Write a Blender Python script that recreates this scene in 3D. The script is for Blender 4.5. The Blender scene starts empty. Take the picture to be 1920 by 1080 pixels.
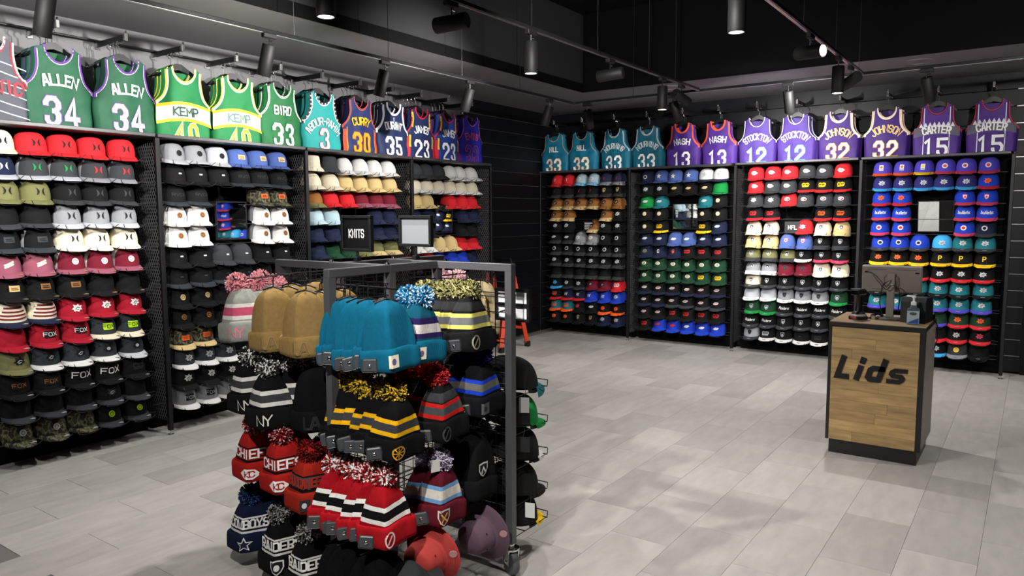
import bpy, math, random
from mathutils import Vector, Matrix, Quaternion
random.seed(7)
R = math.radians
D = bpy.data
COL = bpy.context.scene.collection
SC = bpy.context.scene

# ------------------------------------------------------------------ camera
cam_d = D.cameras.new('camera'); cam = D.objects.new('camera', cam_d); COL.objects.link(cam)
cam_d.sensor_width = 36.0; cam_d.lens = 36.0 * 1392.0 / 1920.0
yaw, pit, rol = R(35.15), math.atan(136.5 / 1392.0), R(-0.23)
fw0 = Vector((-math.sin(yaw), math.cos(yaw), 0)); rt0 = Vector((math.cos(yaw), math.sin(yaw), 0)); z0 = Vector((0, 0, 1))
fw = fw0 * math.cos(pit) - z0 * math.sin(pit); up = fw0 * math.sin(pit) + z0 * math.cos(pit)
r2 = rt0 * math.cos(rol) + up * math.sin(rol); u2 = up * math.cos(rol) - rt0 * math.sin(rol)
cam.matrix_world = Matrix(((r2.x, u2.x, -fw.x, 0), (r2.y, u2.y, -fw.y, 0), (r2.z, u2.z, -fw.z, 1.62), (0, 0, 0, 1)))
cam_d.clip_start = 0.05
SC.camera = cam

# ------------------------------------------------------------------ world, exposure
w = D.worlds.new('world'); SC.world = w; w.use_nodes = True
w.node_tree.nodes['Background'].inputs[0].default_value = (0.9, 0.95, 1, 1)
w.node_tree.nodes['Background'].inputs[1].default_value = 0.01
SC.view_settings.view_transform = 'Standard'; SC.view_settings.look = 'None'
SC.view_settings.gamma = 1.0; SC.view_settings.use_curve_mapping = False
SC.view_settings.exposure = 0.0
WALL_W, DOWN_W, ACROSS_W = 88.0, 125.0, 285.0     # watts of the track lamps

# ------------------------------------------------------------------ colours and materials
def lin(c): return c / 12.92 if c <= 0.04045 else ((c + 0.055) / 1.055) ** 2.4
def hx(h): return tuple(lin(int(h[i:i + 2], 16) / 255.0) for i in (0, 2, 4)) + (1.0,)

MATS = {}
def mat(name, col='808080', rough=0.7, metal=0.0, bump=0.0, bscale=200.0, var=0.0, vscale=6.0, emit=0.0, trans=0.0, oc=False, rnd=0.0, spec=0.5, sheen=0.0, stretch=None):
    if name in MATS: return MATS[name]
    m = D.materials.new(name); m.use_nodes = True; nt = m.node_tree; n = nt.nodes; l = nt.links
    b = n['Principled BSDF']; c = hx(col)
    b.inputs['Base Color'].default_value = c; b.inputs['Roughness'].default_value = rough; b.inputs['Metallic'].default_value = metal
    b.inputs['Specular IOR Level'].default_value = spec
    if sheen: b.inputs['Sheen Weight'].default_value = sheen
    if trans: b.inputs['Transmission Weight'].default_value = trans; b.inputs['IOR'].default_value = 1.35
    if emit: b.inputs['Emission Color'].default_value = c; b.inputs['Emission Strength'].default_value = emit
    tc = n.new('ShaderNodeTexCoord'); src = tc.outputs['Object']
    if stretch:
        mp = n.new('ShaderNodeMapping'); mp.inputs['Scale'].default_value = stretch; l.new(src, mp.inputs[0]); src = mp.outputs[0]
    cs = None
    if oc or rnd:
        oi = n.new('ShaderNodeObjectInfo')
    if oc: cs = oi.outputs['Color']
    if var:
        t = n.new('ShaderNodeTexNoise'); t.inputs['Scale'].default_value = vscale; t.inputs['Detail'].default_value = 6; l.new(src, t.inputs['Vector'])
        if rnd: t.noise_dimensions = '4D'; 
        if rnd:
            mm = n.new('ShaderNodeMath'); mm.operation = 'MULTIPLY'; mm.inputs[1].default_value = 37.0; l.new(oi.outputs['Random'], mm.inputs[0]); l.new(mm.outputs[0], t.inputs['W'])
        mr = n.new('ShaderNodeMapRange'); mr.inputs[1].default_value = 0.25; mr.inputs[2].default_value = 0.75; mr.inputs[3].default_value = 1 - var; mr.inputs[4].default_value = 1 + var
        l.new(t.outputs['Fac'], mr.inputs[0]); fac = mr.outputs[0]
        if rnd:
            m2 = n.new('ShaderNodeMapRange'); m2.inputs[3].default_value = 1 - rnd; m2.inputs[4].default_value = 1 + rnd; l.new(oi.outputs['Random'], m2.inputs[0])
            m3 = n.new('ShaderNodeMath'); m3.operation = 'MULTIPLY'; l.new(fac, m3.inputs[0]); l.new(m2.outputs[0], m3.inputs[1]); fac = m3.outputs[0]
        mx = n.new('ShaderNodeVectorMath'); mx.operation = 'SCALE'
        if cs: l.new(cs, mx.inputs[0])
        else: mx.inputs[0].default_value = c[:3]
        l.new(fac, mx.inputs['Scale']); cs = mx.outputs[0]
    if cs: l.new(cs, b.inputs['Base Color'])
    if bump:
        t = n.new('ShaderNodeTexNoise'); t.inputs['Scale'].default_value = bscale; l.new(src, t.inputs['Vector'])
        bp = n.new('ShaderNodeBump'); bp.inputs['Strength'].default_value = bump; bp.inputs['Distance'].default_value = 0.002
        l.new(t.outputs['Fac'], bp.inputs['Height']); l.new(bp.outputs[0], b.inputs['Normal'])
    MATS[name] = m
    return m

def knit(col):
    """ribbed wool: fine vertical ribs as bump, colour from the yarn"""
    k = 'knit_' + col
    if k in MATS: return MATS[k]
    m = mat(k, col, rough=0.95, var=0.12, vscale=60, spec=0.1)
    n = m.node_tree.nodes; l = m.node_tree.links
    tc = n.new('ShaderNodeTexCoord'); wv = n.new('ShaderNodeTexWave'); wv.inputs['Scale'].default_value = 95; wv.inputs['Distortion'].default_value = 1.2
    l.new(tc.outputs['Object'], wv.inputs['Vector']); bp = n.new('ShaderNodeBump'); bp.inputs['Strength'].default_value = 0.35; bp.inputs['Distance'].default_value = 0.003
    l.new(wv.outputs['Fac'], bp.inputs['Height']); l.new(bp.outputs[0], n['Principled BSDF'].inputs['Normal'])
    return m

FAB = mat('cap_cloth', rough=0.85, oc=True, bump=0.25, bscale=700, var=0.05, vscale=30, spec=0.25)
def camo():
    m = mat('camouflage_cloth', '3a3a2c', rough=.85, bump=.25, bscale=700); n = m.node_tree.nodes; l = m.node_tree.links
    tc = n.new('ShaderNodeTexCoord'); t = n.new('ShaderNodeTexNoise'); t.inputs['Scale'].default_value = 28; t.inputs['Detail'].default_value = 1; l.new(tc.outputs['Object'], t.inputs['Vector'])
    r = n.new('ShaderNodeValToRGB'); r.color_ramp.interpolation = 'CONSTANT'; e = r.color_ramp.elements; e[0].position = 0; e[0].color = hx('14150f'); e[1].position = .45; e[1].color = hx('46462f')
    for p, c in ((.53, '6e6a4a'), (.6, '2a241a')): q = e.new(p); q.color = hx(c)
    l.new(t.outputs['Fac'], r.inputs[0]); l.new(r.outputs[0], n['Principled BSDF'].inputs['Base Color']); return m
CAMO = camo()
THREAD = mat('stitched_print', rough=0.7, oc=True, bump=0.1, bscale=900, spec=0.3)
JERS = mat('jersey_mesh_cloth', rough=0.6, oc=True, bump=0.25, bscale=500, var=0.05, vscale=18, spec=0.35)
STICK = mat('foil_sticker', rough=0.3, oc=True, metal=0.3)
BLK = mat('black_powder_coat', '111113', rough=0.45, spec=0.3, bump=0.05)
BLK2 = mat('black_board', '050506', rough=0.8, spec=0.1)
WIRE = mat('dark_wire', '55555a', rough=0.3, metal=0.8)
MESHW = mat('expanded_steel', '5a5a5c', rough=0.45, metal=0.2)
CHR = mat('chrome', 'd8d8d8', rough=0.15, metal=1.0)
PLAS = mat('black_plastic', '101012', rough=0.4)
GTAG = mat('grey_tag_plastic', '3c3f42', rough=0.45)
RACK = mat('rack_grey_steel', '4b4b4e', rough=0.4, metal=0.1)

# ------------------------------------------------------------------ mesh builder
def smooth(pts, n=5):
    P = [Vector(p) for p in pts]; out = []
    for i in range(len(P) - 1):
        a, b, c, d = P[max(i - 1, 0)], P[i], P[i + 1], P[min(i + 2, len(P) - 1)]
        for k in range(n): t = k / n; out.append(.5 * (2 * b + (c - a) * t + (2 * a - 5 * b + 4 * c - d) * t * t + (3 * b - a - 3 * c + d) * t ** 3))
    return out + [P[-1]]
class MB:
    def __init__(s): s.v = []; s.f = []; s.m = []
    def add(s, vs, fs, mi=0):
        o = len(s.v); s.v += [tuple(p) for p in vs]; s.f += [tuple(i + o for i in f) for f in fs]; s.m += [mi] * len(fs)
    def box(s, x0, x1, y0, y1, z0_, z1, mi=0, bev=0.0):
        if bev:
            b = bev
            vs = []
            for z, i in ((z0_, b), (z0_ + b, 0), (z1 - b, 0), (z1, b)):
                X0, X1, Y0, Y1 = x0 + i, x1 - i, y0 + i, y1 - i; c = b if i == 0 else b * 0.4
                vs += [(X0 + c, Y0, z), (X1 - c, Y0, z), (X1, Y0 + c, z), (X1, Y1 - c, z), (X1 - c, Y1, z), (X0 + c, Y1, z), (X0, Y1 - c, z), (X0, Y0 + c, z)]
            fs = [tuple(reversed(range(8))), tuple(range(24, 32))]
            for k in range(3):
                for j in range(8): fs.append((k * 8 + j, k * 8 + (j + 1) % 8, k * 8 + 8 + (j + 1) % 8, k * 8 + 8 + j))
            s.add(vs, fs, mi); return s
        vs = [(x, y, z) for z in (z0_, z1) for y in (y0, y1) for x in (x0, x1)]
        s.add(vs, [(0, 2, 3, 1), (4, 5, 7, 6), (0, 1, 5, 4), (2, 6, 7, 3), (0, 4, 6, 2), (1, 3, 7, 5)], mi); return s
    def tube(s, pts, r, n=6, mi=0, cap=True, radii=None):
        pts = [Vector(p) for p in pts]; rings = []
        for i, p in enumerate(pts):
            if i == 0: t = pts[1] - p
            elif i == len(pts) - 1: t = p - pts[i - 1]
            else: t = (pts[i + 1] - p).normalized() + (p - pts[i - 1]).normalized()
            t = t.normalized() if t.length > 1e-9 else Vector((0, 0, 1))
            a = t.orthogonal().normalized() if i == 0 else (prev - t * prev.dot(t)).normalized()
            prev = a; b = t.cross(a); rr = radii[i] if radii else r
            rings.append([p + (a * math.cos(q) + b * math.sin(q)) * rr for q in [2 * math.pi * k / n + math.pi / n for k in range(n)]])
        vs = [q for g in rings for q in g]; fs = []
        for i in range(len(pts) - 1):
            for k in range(n): fs.append((i * n + k, i * n + (k + 1) % n, (i + 1) * n + (k + 1) % n, (i + 1) * n + k))
        if cap: fs += [tuple(reversed(range(n))), tuple(range((len(pts) - 1) * n, len(pts) * n))]
        s.add(vs, fs, mi); return s
    def lathe(s, prof, n=24, mi=0, at=(0, 0, 0), close=True, sx=1, sy=1):
        vs = []; fs = []
        for r, z in prof:
            for k in range(n): a = 2 * math.pi * k / n; vs.append((at[0] + r * math.cos(a) * sx, at[1] + r * math.sin(a) * sy, at[2] + z))
        for i in range(len(prof) - 1):
            for k in range(n): fs.append((i * n + k, i * n + (k + 1) % n, (i + 1) * n + (k + 1) % n, (i + 1) * n + k))
        if close: fs += [tuple(reversed(range(n))), tuple(range((len(prof) - 1) * n, len(prof) * n))]
        s.add(vs, fs, mi); return s
    def mesh(s, name, mats, smooth=False):
        me = D.meshes.new(name); me.from_pydata(s.v, [], s.f)
        for m in (mats if isinstance(mats, (list, tuple)) else [mats]): me.materials.append(m)
        if any(s.m): me.polygons.foreach_set('material_index', s.m)
        if smooth:
            me.polygons.foreach_set('use_smooth', [True] * len(me.polygons))
            if smooth != 'all':
                try: me.set_sharp_from_angle(angle=R(45))
                except Exception: pass
        me.update(); return me

def obj(name, me, parent=None, loc=(0, 0, 0), rot=(0, 0, 0), color=None, kind=None, label=None):
    o = D.objects.new(name, me); COL.objects.link(o); o.location = loc; o.rotation_euler = rot
    if parent: o.parent = parent
    if color: o.color = color
    if kind: o['kind'] = kind
    if label: o['label'] = label
    return o
def thing(name, label, cat, loc=(0, 0, 0), rot=(0, 0, 0), group=None):
    o = D.objects.new(name, None); COL.objects.link(o); o.location = loc; o.rotation_euler = rot; o.empty_display_size = 0.05
    o['label'] = label; o['category'] = cat
    if group: o['group'] = group
    return o
def box(name, b, m, parent=None, bev=0.0, **k): return obj(name, MB().box(*b, bev=bev).mesh(name, m), parent, **k)
ORD = 'first second third fourth fifth sixth seventh eighth ninth tenth eleventh twelfth thirteenth'.split()

# ------------------------------------------------------------------ block lettering drawn as strokes
GL = {
 'A': [[(0, 0), (1.6, 6), (2.4, 6), (4, 0)], [(.6, 1.8), (3.4, 1.8)]], 'B': [[(3, 3), (0, 3), (0, 6), (3, 6), (4, 5.2), (4, 3.8), (3, 3), (4, 2.2), (4, .8), (3, 0), (0, 0), (0, 3)]],
 'C': [[(4, 4.4), (4, 5), (3, 6), (1, 6), (0, 5), (0, 1), (1, 0), (3, 0), (4, 1), (4, 1.6)]], 'D': [[(0, 0), (0, 6), (3, 6), (4, 5), (4, 1), (3, 0), (0, 0)]],
 'E': [[(4, 6), (0, 6), (0, 0), (4, 0)], [(0, 3), (3.2, 3)]], 'F': [[(4, 6), (0, 6), (0, 0)], [(0, 3), (3.2, 3)]],
 'G': [[(4, 4.4), (4, 5), (3, 6), (1, 6), (0, 5), (0, 1), (1, 0), (3, 0), (4, 1), (4, 3), (2.2, 3)]], 'H': [[(0, 0), (0, 6)], [(4, 0), (4, 6)], [(0, 3), (4, 3)]],
 'I': [[(1, 0), (1, 6)]], 'J': [[(0, 1.6), (0, 1), (1, 0), (3, 0), (4, 1), (4, 6)]], 'K': [[(0, 0), (0, 6)], [(4, 6), (.4, 3), (4, 0)]], 'L': [[(0, 6), (0, 0), (3.7, 0)]],
 'M': [[(0, 0), (0, 6), (2.4, 2), (4.8, 6), (4.8, 0)]], 'N': [[(0, 0), (0, 6), (4, 0), (4, 6)]], 'O': [[(1, 0), (0, 1), (0, 5), (1, 6), (3, 6), (4, 5), (4, 1), (3, 0), (1, 0)]],
 'P': [[(0, 0), (0, 6), (3, 6), (4, 5), (4, 3.6), (3, 2.6), (0, 2.6)]], 'R': [[(0, 0), (0, 6), (3, 6), (4, 5), (4, 3.6), (3, 2.6), (0, 2.6)], [(2.4, 2.6), (4, 0)]],
 'S': [[(4, 4.6), (4, 5), (3, 6), (1, 6), (0, 5), (0, 3.8), (1, 3), (3, 3), (4, 2.2), (4, 1), (3, 0), (1, 0), (0, 1), (0, 1.4)]], 'T': [[(0, 6), (4, 6)], [(2, 6), (2, 0)]],
 'U': [[(0, 6), (0, 1), (1, 0), (3, 0), (4, 1), (4, 6)]], 'V': [[(0, 6), (2, 0), (4, 6)]], 'W': [[(0, 6), (1.2, 0), (2.6, 4.4), (4, 0), (5.2, 6)]],
 'X': [[(0, 6), (4, 0)], [(4, 6), (0, 0)]], 'Y': [[(0, 6), (2, 2.8), (4, 6)], [(2, 2.8), (2, 0)]], '-': [[(.5, 3), (2.5, 3)]], '.': [[(.5, 0), (.5, .5)]],
 '0': [[(1, 0), (0, 1), (0, 5), (1, 6), (3, 6), (4, 5), (4, 1), (3, 0), (1, 0)]], '1': [[(.3, 5), (1.8, 6), (1.8, 0)], [(.4, 0), (3.2, 0)]],
 '2': [[(0, 4.4), (0, 5), (1, 6), (3, 6), (4, 5), (4, 3.8), (0, .8), (0, 0), (4, 0)]], '3': [[(0, 4.8), (0, 5), (1, 6), (3, 6), (4, 5), (4, 4), (3, 3.1), (1.8, 3.1), (3, 3.1), (4, 2.2), (4, 1), (3, 0), (1, 0), (0, 1), (0, 1.4)]],
 '4': [[(3, 0), (3, 6), (0, 2), (0, 1.6), (4.2, 1.6)]], '5': [[(4, 6), (0, 6), (0, 3.4), (3, 3.4), (4, 2.5), (4, 1), (3, 0), (1, 0), (0, 1), (0, 1.4)]],
 'a': [[(3, 3.4), (3, 0)], [(3, 3), (2.4, 3.6), (.7, 3.6), (0, 3), (0, .6), (.6, 0), (2.4, 0), (3, .6)]], 'b': [[(0, 6), (0, 0), (2.4, 0), (3, .6), (3, 3), (2.4, 3.6), (0, 3.6)]],
 'd': [[(3, 6), (3, 0), (.6, 0), (0, .6), (0, 3), (.6, 3.6), (3, 3.6)]], 'e': [[(0, 1.9), (3, 1.9), (3, 3), (2.4, 3.6), (.6, 3.6), (0, 3), (0, .6), (.6, 0), (3, 0)]],
 'i': [[(.6, 0), (.6, 3.3)], [(.6, 5.6), (.6, 6)]], 'l': [[(.6, 0), (.6, 6)]], 'r': [[(0, 0), (0, 3.6), (2.2, 3.6), (2.6, 3)]], 't': [[(1, 5.4), (1, .5), (1.5, 0), (2.4, 0)], [(0, 3.8), (2.2, 3.8)]],
 's': [[(3, 3.6), (.6, 3.6), (0, 3), (0, 2.3), (.5, 1.8), (2.5, 1.8), (3, 1.3), (3, .6), (2.4, 0), (0, 0)]], 'u': [[(0, 3.6), (0, .6), (.6, 0), (3, 0), (3, 3.6)]], ' ': []}
ADV = {'I': 2, 'M': 4.8, 'W': 5.2, '-': 3, '.': 1, 'L': 3.7, '4': 4.2, '1': 3.4, 'i': 1.2, 'l': 1.2, 'r': 2.6, 't': 2.4, 'a': 3, 'b': 3, 'd': 3, 'e': 3, 's': 3, 'u': 3, ' ': 2}

def stroke(mb, pts, wd, fn, seg, mi=0):
    """a flat ribbon of width wd along pts with mitred corners, laid on a surface by fn(u,v)->xyz"""
    closed = pts[0] == pts[-1]
    P = [Vector(p) for p in pts]
    if closed: P = P[:-1]
    n = len(P); L = []; Rr = []
    for i in range(n):
        a = P[i - 1] if (i > 0 or closed) else None; c = P[(i + 1) % n] if (i < n - 1 or closed) else None
        d1 = (P[i] - a).normalized() if a is not None else None; d2 = (c - P[i]).normalized() if c is not None else None
        if d1 is None: d1 = d2
        if d2 is None: d2 = d1
        t = d1 + d2
        if t.length < 0.3: nn = Vector((-d1.y, d1.x)); k = 1
        else:
            t.normalize(); nn = Vector((-t.y, t.x)); k = min(1 / max(nn.dot(Vector((-d1.y, d1.x))), .3), 1.6)
        e = Vector((0, 0))
        if not closed and i == 0: e = -d1 * wd / 2
        if not closed and i == n - 1: e = d1 * wd / 2
        L.append(P[i] + nn * k * wd / 2 + e); Rr.append(P[i] - nn * k * wd / 2 + e)
    for i in range(n if closed else n - 1):
        j = (i + 1) % n; m = max(1, int(math.ceil((P[j] - P[i]).length / seg))); h = max(1, int(math.ceil(wd / (seg * 1.6)))); vs = []; fs = []
        for k in range(m + 1):
            l_ = L[i].lerp(L[j], k / m); r_ = Rr[i].lerp(Rr[j], k / m)
            for q in range(h + 1): vs.append(fn(*l_.lerp(r_, q / h)))
        for k in range(m):
            for q in range(h): b = k * (h + 1) + q; fs.append((b, b + 1, b + h + 2, b + h + 1))
        mb.add(vs, fs, mi)

def text(mb, s, h, wd, fn, x=0, y=0, wide=0.62, gap=1.5, arch=0.0, seg=.02, shear=0.0, mi=0, grow=0.0, maxw=None):
    """block text of height h, centred on (x,y); wd = stroke as a share of h; arch = radius of the arc it stands on (0: straight)"""
    u = h / 6.0; ux = u * wide * 1.5; tot = sum(ADV.get(c, 4) + gap for c in s) - gap
    if maxw and tot * ux > maxw: ux = maxw / tot
    cx = -tot * ux / 2
    for c in s:
        for st in GL[c]:
            pts = [(cx + p[0] * ux + p[1] * u * shear, p[1] * u - h / 2) for p in st]
            if arch:
                f2 = lambda a, b, fn=fn: fn(x + math.sin(a / arch) * (arch + b), y + math.cos(a / arch) * (arch + b) - arch)
            else: f2 = lambda a, b, fn=fn: fn(x + a, y + b)
            stroke(mb, pts, wd * h + grow, f2, seg, mi)
        cx += (ADV.get(c, 4) + gap) * ux

def fan(mb, pts, fn, mi=0, rings=3, c=None):
    """a filled star-shaped outline in rings so that it can follow a curved surface"""
    if c is None: c = (sum(p[0] for p in pts) / len(pts), sum(p[1] for p in pts) / len(pts))
    n = len(pts); vs = [fn(*c)]; fs = []
    for r in range(1, rings + 1):
        for p in pts: vs.append(fn(c[0] + (p[0] - c[0]) * r / rings, c[1] + (p[1] - c[1]) * r / rings))
    for k in range(n): fs.append((0, 1 + k, 1 + (k + 1) % n))
    for r in range(rings - 1):
        for k in range(n): a = 1 + r * n; fs.append((a + k, a + n + k, a + n + (k + 1) % n, a + (k + 1) % n))
    mb.add(vs, [tuple(reversed(f)) for f in fs], mi)
def ell(a, b, n=20, x=0, y=0): return [(x + a * math.cos(2 * math.pi * k / n), y + b * math.sin(2 * math.pi * k / n)) for k in range(n)]
def dens(pts, m=4):
    o = []
    for i, p in enumerate(pts):
        q = pts[(i + 1) % len(pts)]
        for k in range(m): o.append((p[0] + (q[0] - p[0]) * k / m, p[1] + (q[1] - p[1]) * k / m))
    return o
def shield(s, x=0, y=0): return dens([(x + a * s, y + b * s) for a, b in ((-.8, .9), (0, 1), (.8, .9), (.8, 0), (.5, -.6), (0, -1), (-.5, -.6), (-.8, 0))], 2)
def star(s, x=0, y=0): return dens([(x + s * (1 if k % 2 == 0 else .42) * math.sin(math.pi * k / 5), y + s * (1 if k % 2 == 0 else .42) * math.cos(math.pi * k / 5)) for k in range(10)], 2)

exec_order = 0
# ------------------------------------------------------------------ room shell
ZC, ZS, XW, YW = 3.85, 3.0, -5.6, 8.97
def struct(name, me, **k):
    return obj(name, me, kind='structure', **k)
CONC = mat('grey_stone_vinyl', 'a5a29d', rough=0.42, var=0.13, vscale=5, rnd=0.14, bump=0.06, bscale=120, spec=0.35, stretch=(3.2, 1.0, 1))
PAINT = mat('charcoal_wall_paint', '68686a', rough=0.6, var=0.05, vscale=3, bump=0.05, bscale=60)
SOFF = mat('dark_soffit_paint', '6e6c6f', rough=0.55, var=0.05, vscale=2)
CEIL = mat('black_ceiling_paint', '09090a', rough=0.9, spec=0.1, var=0.1, vscale=3)
PLANK = mat('black_shiplap', '0c0d11', rough=0.45, var=0.1, vscale=7, rnd=0.1, spec=0.25)
DARKW = mat('black_wall_paint', '0a0a0b', rough=0.8, spec=0.15)
ALU = mat('brushed_aluminium', '9a9a9a', rough=0.35, metal=0.9)

fl_o = struct('floor', MB().box(XW - .1, 3.2, -2.6, 9.4, -.08, -.004).mesh('floor', mat('floor_underlay', '6f6d6a', rough=.6)))
tile_me = MB().box(-.1563, .1563, -.3098, .3098, -.004, 0, bev=.0008).mesh('tile', CONC)
TW, TL = 0.3137, 0.6217
for k in range(-14, 8):
    xc = -1.393 + TW * (k + .5)
    off = 4.235 if k % 2 == 0 else 4.235 - TL / 2
    for j in range(-6, 9):
        yc = off + TL * (j + .5)
        if xc < XW + .05 or xc > .45 + .3 * 0 or yc < 1.2 or yc > 9.3: continue
        obj('tile', tile_me, fl_o, loc=(xc, yc, 0))
fill = MB().box(.4, 3.2, -2.6, 9.4, -.004, -.0003).box(XW - .1, .4, -2.6, .8, -.004, -.0003).mesh('floor_far_tiles', CONC)
obj('floor_covering', fill, fl_o)
wl = struct('wall_left', MB().box(XW - .12, XW, -2.6, 9.1, 0, ZS).mesh('wall_left', PAINT))
wr = struct('wall_back', MB().box(XW - .1, 3.2, YW + .012, YW + .12, 0, ZS).mesh('wall_back', DARKW))
struct('wall_right', MB().box(3.2, 3.3, -2.6, 9.1, 0, ZC).mesh('wall_right', DARKW))
struct('wall_front', MB().box(XW - .1, 3.3, -2.7, -2.6, 0, ZC).mesh('wall_front', DARKW))
struct('ceiling', MB().box(XW - .12, 3.3, -2.7, 9.2, ZC, ZC + .1).mesh('ceiling', CEIL))
struct('trim_1', MB().box(XW - .12, -4.29, -2.6, 9.1, ZS, ZC).mesh('soffit_left', [SOFF]))
struct('trim_2', MB().box(-4.29, 3.2, 7.5, 9.1, ZS, ZC).mesh('soffit_back', [SOFF]))
struct('trim_6', MB().box(-4.29, -4.285, -2.6, 7.5, ZS, ZC).mesh('bulkhead_left', [mat('bulkhead_paint', '2a2a2c', rough=.8, spec=.2, var=.06, vscale=2)]))
struct('trim_3', MB().box(-4.29, -4.278, -2.6, 7.5, ZS, ZS + .095).mesh('black_strip', [BLK2]))  # narrow black strip along the foot of the left bulkhead
struct('trim_4', MB().box(-4.278, 3.2, 7.488, 7.5, ZS, ZC).mesh('bulkhead_face', [CEIL]))
PH = .166
for i in range(18):                                    # shiplap boards, one by one
    a, b = .02 + PH * i, .02 + PH * (i + 1) - .006
    obj('plank', MB().box(XW, -.06, YW - .006, YW + .012, a, b, bev=.002).mesh('plank', PLANK), wr)
    obj('plank', MB().box(XW, XW + .016, 6.98, YW - .008, a, b, bev=.002).mesh('plank', PLANK), wl)
    obj('slat_insert', MB().box(-.215, -.07, YW - .012, YW - .005, b - .001, b + .006).mesh('slat_insert', ALU), wr)
struct('trim_5', MB().box(-.06, .2, YW - .03, YW + .012, 0, ZS).mesh('end_post', DARKW))
# ceiling speakers and sprinkler in the soffit
for i, (x, y) in enumerate(((-3.35, 7.75), (-.95, 7.8))):
    t = thing('ceiling_speaker', 'round flush speaker grille in the soffit, ' + ('nearer the room corner' if i == 0 else 'farther from the room corner'), 'speaker', (x, y, ZS), group='flush speakers in the soffit')
    obj('bezel', MB().lathe([(.125, 0), (.125, -.006), (.105, -.008), (.105, 0)], 32, close=False).mesh('bezel', SOFF, True), t)
    obj('cone_grille', MB().lathe([(.104, -.003), (.06, -.004), (.01, -.005)], 32).mesh('cone_grille', SOFF, True), t)

# ------------------------------------------------------------------ track lighting
TZ = 2.8
def track(name, label, pts):
    t = thing(name, label, 'light track', (0, 0, 0))
    for a, b in zip(pts, pts[1:]):
        a = Vector(a); b = Vector(b); h = .017
        if abs(a.x - b.x) > abs(a.y - b.y): q = (min(a.x, b.x), max(a.x, b.x), a.y - h, a.y + h)
        else: q = (a.x - h, a.x + h, min(a.y, b.y), max(a.y, b.y))
        box('rail', (*q, TZ - .012, TZ + .012), mat('track_black', '222224', rough=.25, metal=.4), t, bev=.003)
        q2 = (q[0] - .002, q[1] + .002, q[2] + .008, q[3] - .008) if abs(a.x - b.x) > abs(a.y - b.y) else (q[0] + .008, q[1] - .008, q[2] - .002, q[3] + .002)
        box('conductor_slot', (*q2, TZ - .014, TZ - .0118), ALU, t)
    return t
t1 = track('lighting_track', 'black lighting track bent round above both walls of caps', [(-4.1, -1.5, TZ), (-4.1, 6.97, TZ), (2.2, 6.97, TZ)])
t2 = track('lighting_track', 'black suspended lighting track running above the beanie rack', [(-2.69, -1.5, TZ), (-2.69, 6.9, TZ)])
t3 = track('lighting_track', 'black suspended lighting track running towards the sales counter', [(-1.27, -1.5, TZ), (-1.27, 6.95, TZ)])
for t, xs, ys in ((t1, -4.1, (2.3, 3.32, 4.2, 5.09, 5.97)), (t2, -2.69, (4.05, 4.92, 5.8, 6.35, 2.5)), (t3, -1.27, (5.02, 5.94, 3.2))):
    for y in ys: obj('suspension_wire', MB().tube([(xs, y, TZ + .01), (xs, y, ZC)], .0022, 5).mesh('suspension_wire', WIRE), t)
for x in (-3.4, -1.3, .4): obj('suspension_wire', MB().tube([(x, 6.97, TZ + .01), (x, 6.97, ZC)], .0022, 5).mesh('suspension_wire', WIRE), t1)

LBODY = MB().lathe([(.018, 0), (.040, .001), (.0435, .005), (.0435, -.185 + .19 * 0), (.0435, -.19), (.039, -.19), (.037, -.17), (.02, -.165)], 28).mesh('housing', mat('lamp_black', '101011', rough=.6, spec=.3), True)
def _lb():
    mb = MB(); mb.lathe([(.004, .0), (.040, .0), (.0435, -.004), (.0435, -.196), (.0405, -.2), (.0385, -.196), (.0375, -.165)], 28, close=False); mb.lathe([(.004, 0), (.0001, 0)], 28, close=False); return mb.mesh('housing', mat('lamp_black', '101011', rough=.6, spec=.3), True)
LBODY = _lb()
LRIM = MB().lathe([(.0385, -.197), (.0385, -.178), (.033, -.178), (.034, -.197)], 28, close=False).mesh('reflector', mat('white_reflector', 'f4f4f2', rough=.3, emit=1.2), True)
LLENS = MB().lathe([(.0375, -.18), (.0001, -.18)], 28, close=False).mesh('lens', mat('lamp_glow', 'fffaf0', emit=14.0))
LADP = MB().box(-.05, .05, -.017, .017, -.03, .0, bev=.004).mesh('adapter', mat('lamp_black', '101011', rough=.6, spec=.3))
LSTEM = MB().tube([(0, 0, -.025), (0, 0, -.075)], .006, 8).tube([(0, 0, -.045), (.03, 0, -.045)], .005, 8).mesh('stem', CHR, True)
NL = 0
def lamp(x, y, aim, kind, label, along='y', power=None, tint=(1, .97, .93)):
    t = thing('track_spotlight', label, 'spotlight', (x, y, TZ - .012), group='black cylinder spotlights on the ceiling tracks')
    r = R(90) if along == 'y' else 0
    obj('adapter', LADP, t, rot=(0, 0, r)); obj('stem', LSTEM, t, rot=(0, 0, r))
    d = Vector(aim) - Vector((x, y, TZ - .09))
    q = d.to_track_quat('-Z', 'Y').to_euler()
    piv = Vector((0, 0, -.07)) if d.normalized().z < -.5 else Vector((0, 0, -.115)) - d.normalized() * .1
    h = obj('housing', LBODY, t, loc=piv, rot=q)
    obj('reflector', LRIM, h); obj('lens', LLENS, h)
    ld = D.lights.new('lamp_beam', 'SPOT'); ld.energy = power or {'w': WALL_W, 'd': DOWN_W, 'a': ACROSS_W}[kind]; ld.color = tint
    ld.spot_size = R({'w': 100, 'd': 96, 'a': 70}[kind]); ld.spot_blend = {'w': 1.0, 'd': 1.0, 'a': .8}[kind]; ld.shadow_soft_size = .03
    lo = D.objects.new('lamp_beam', ld); COL.objects.link(lo); lo.parent = h; lo.location = (0, 0, -.203)
    return t
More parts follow.
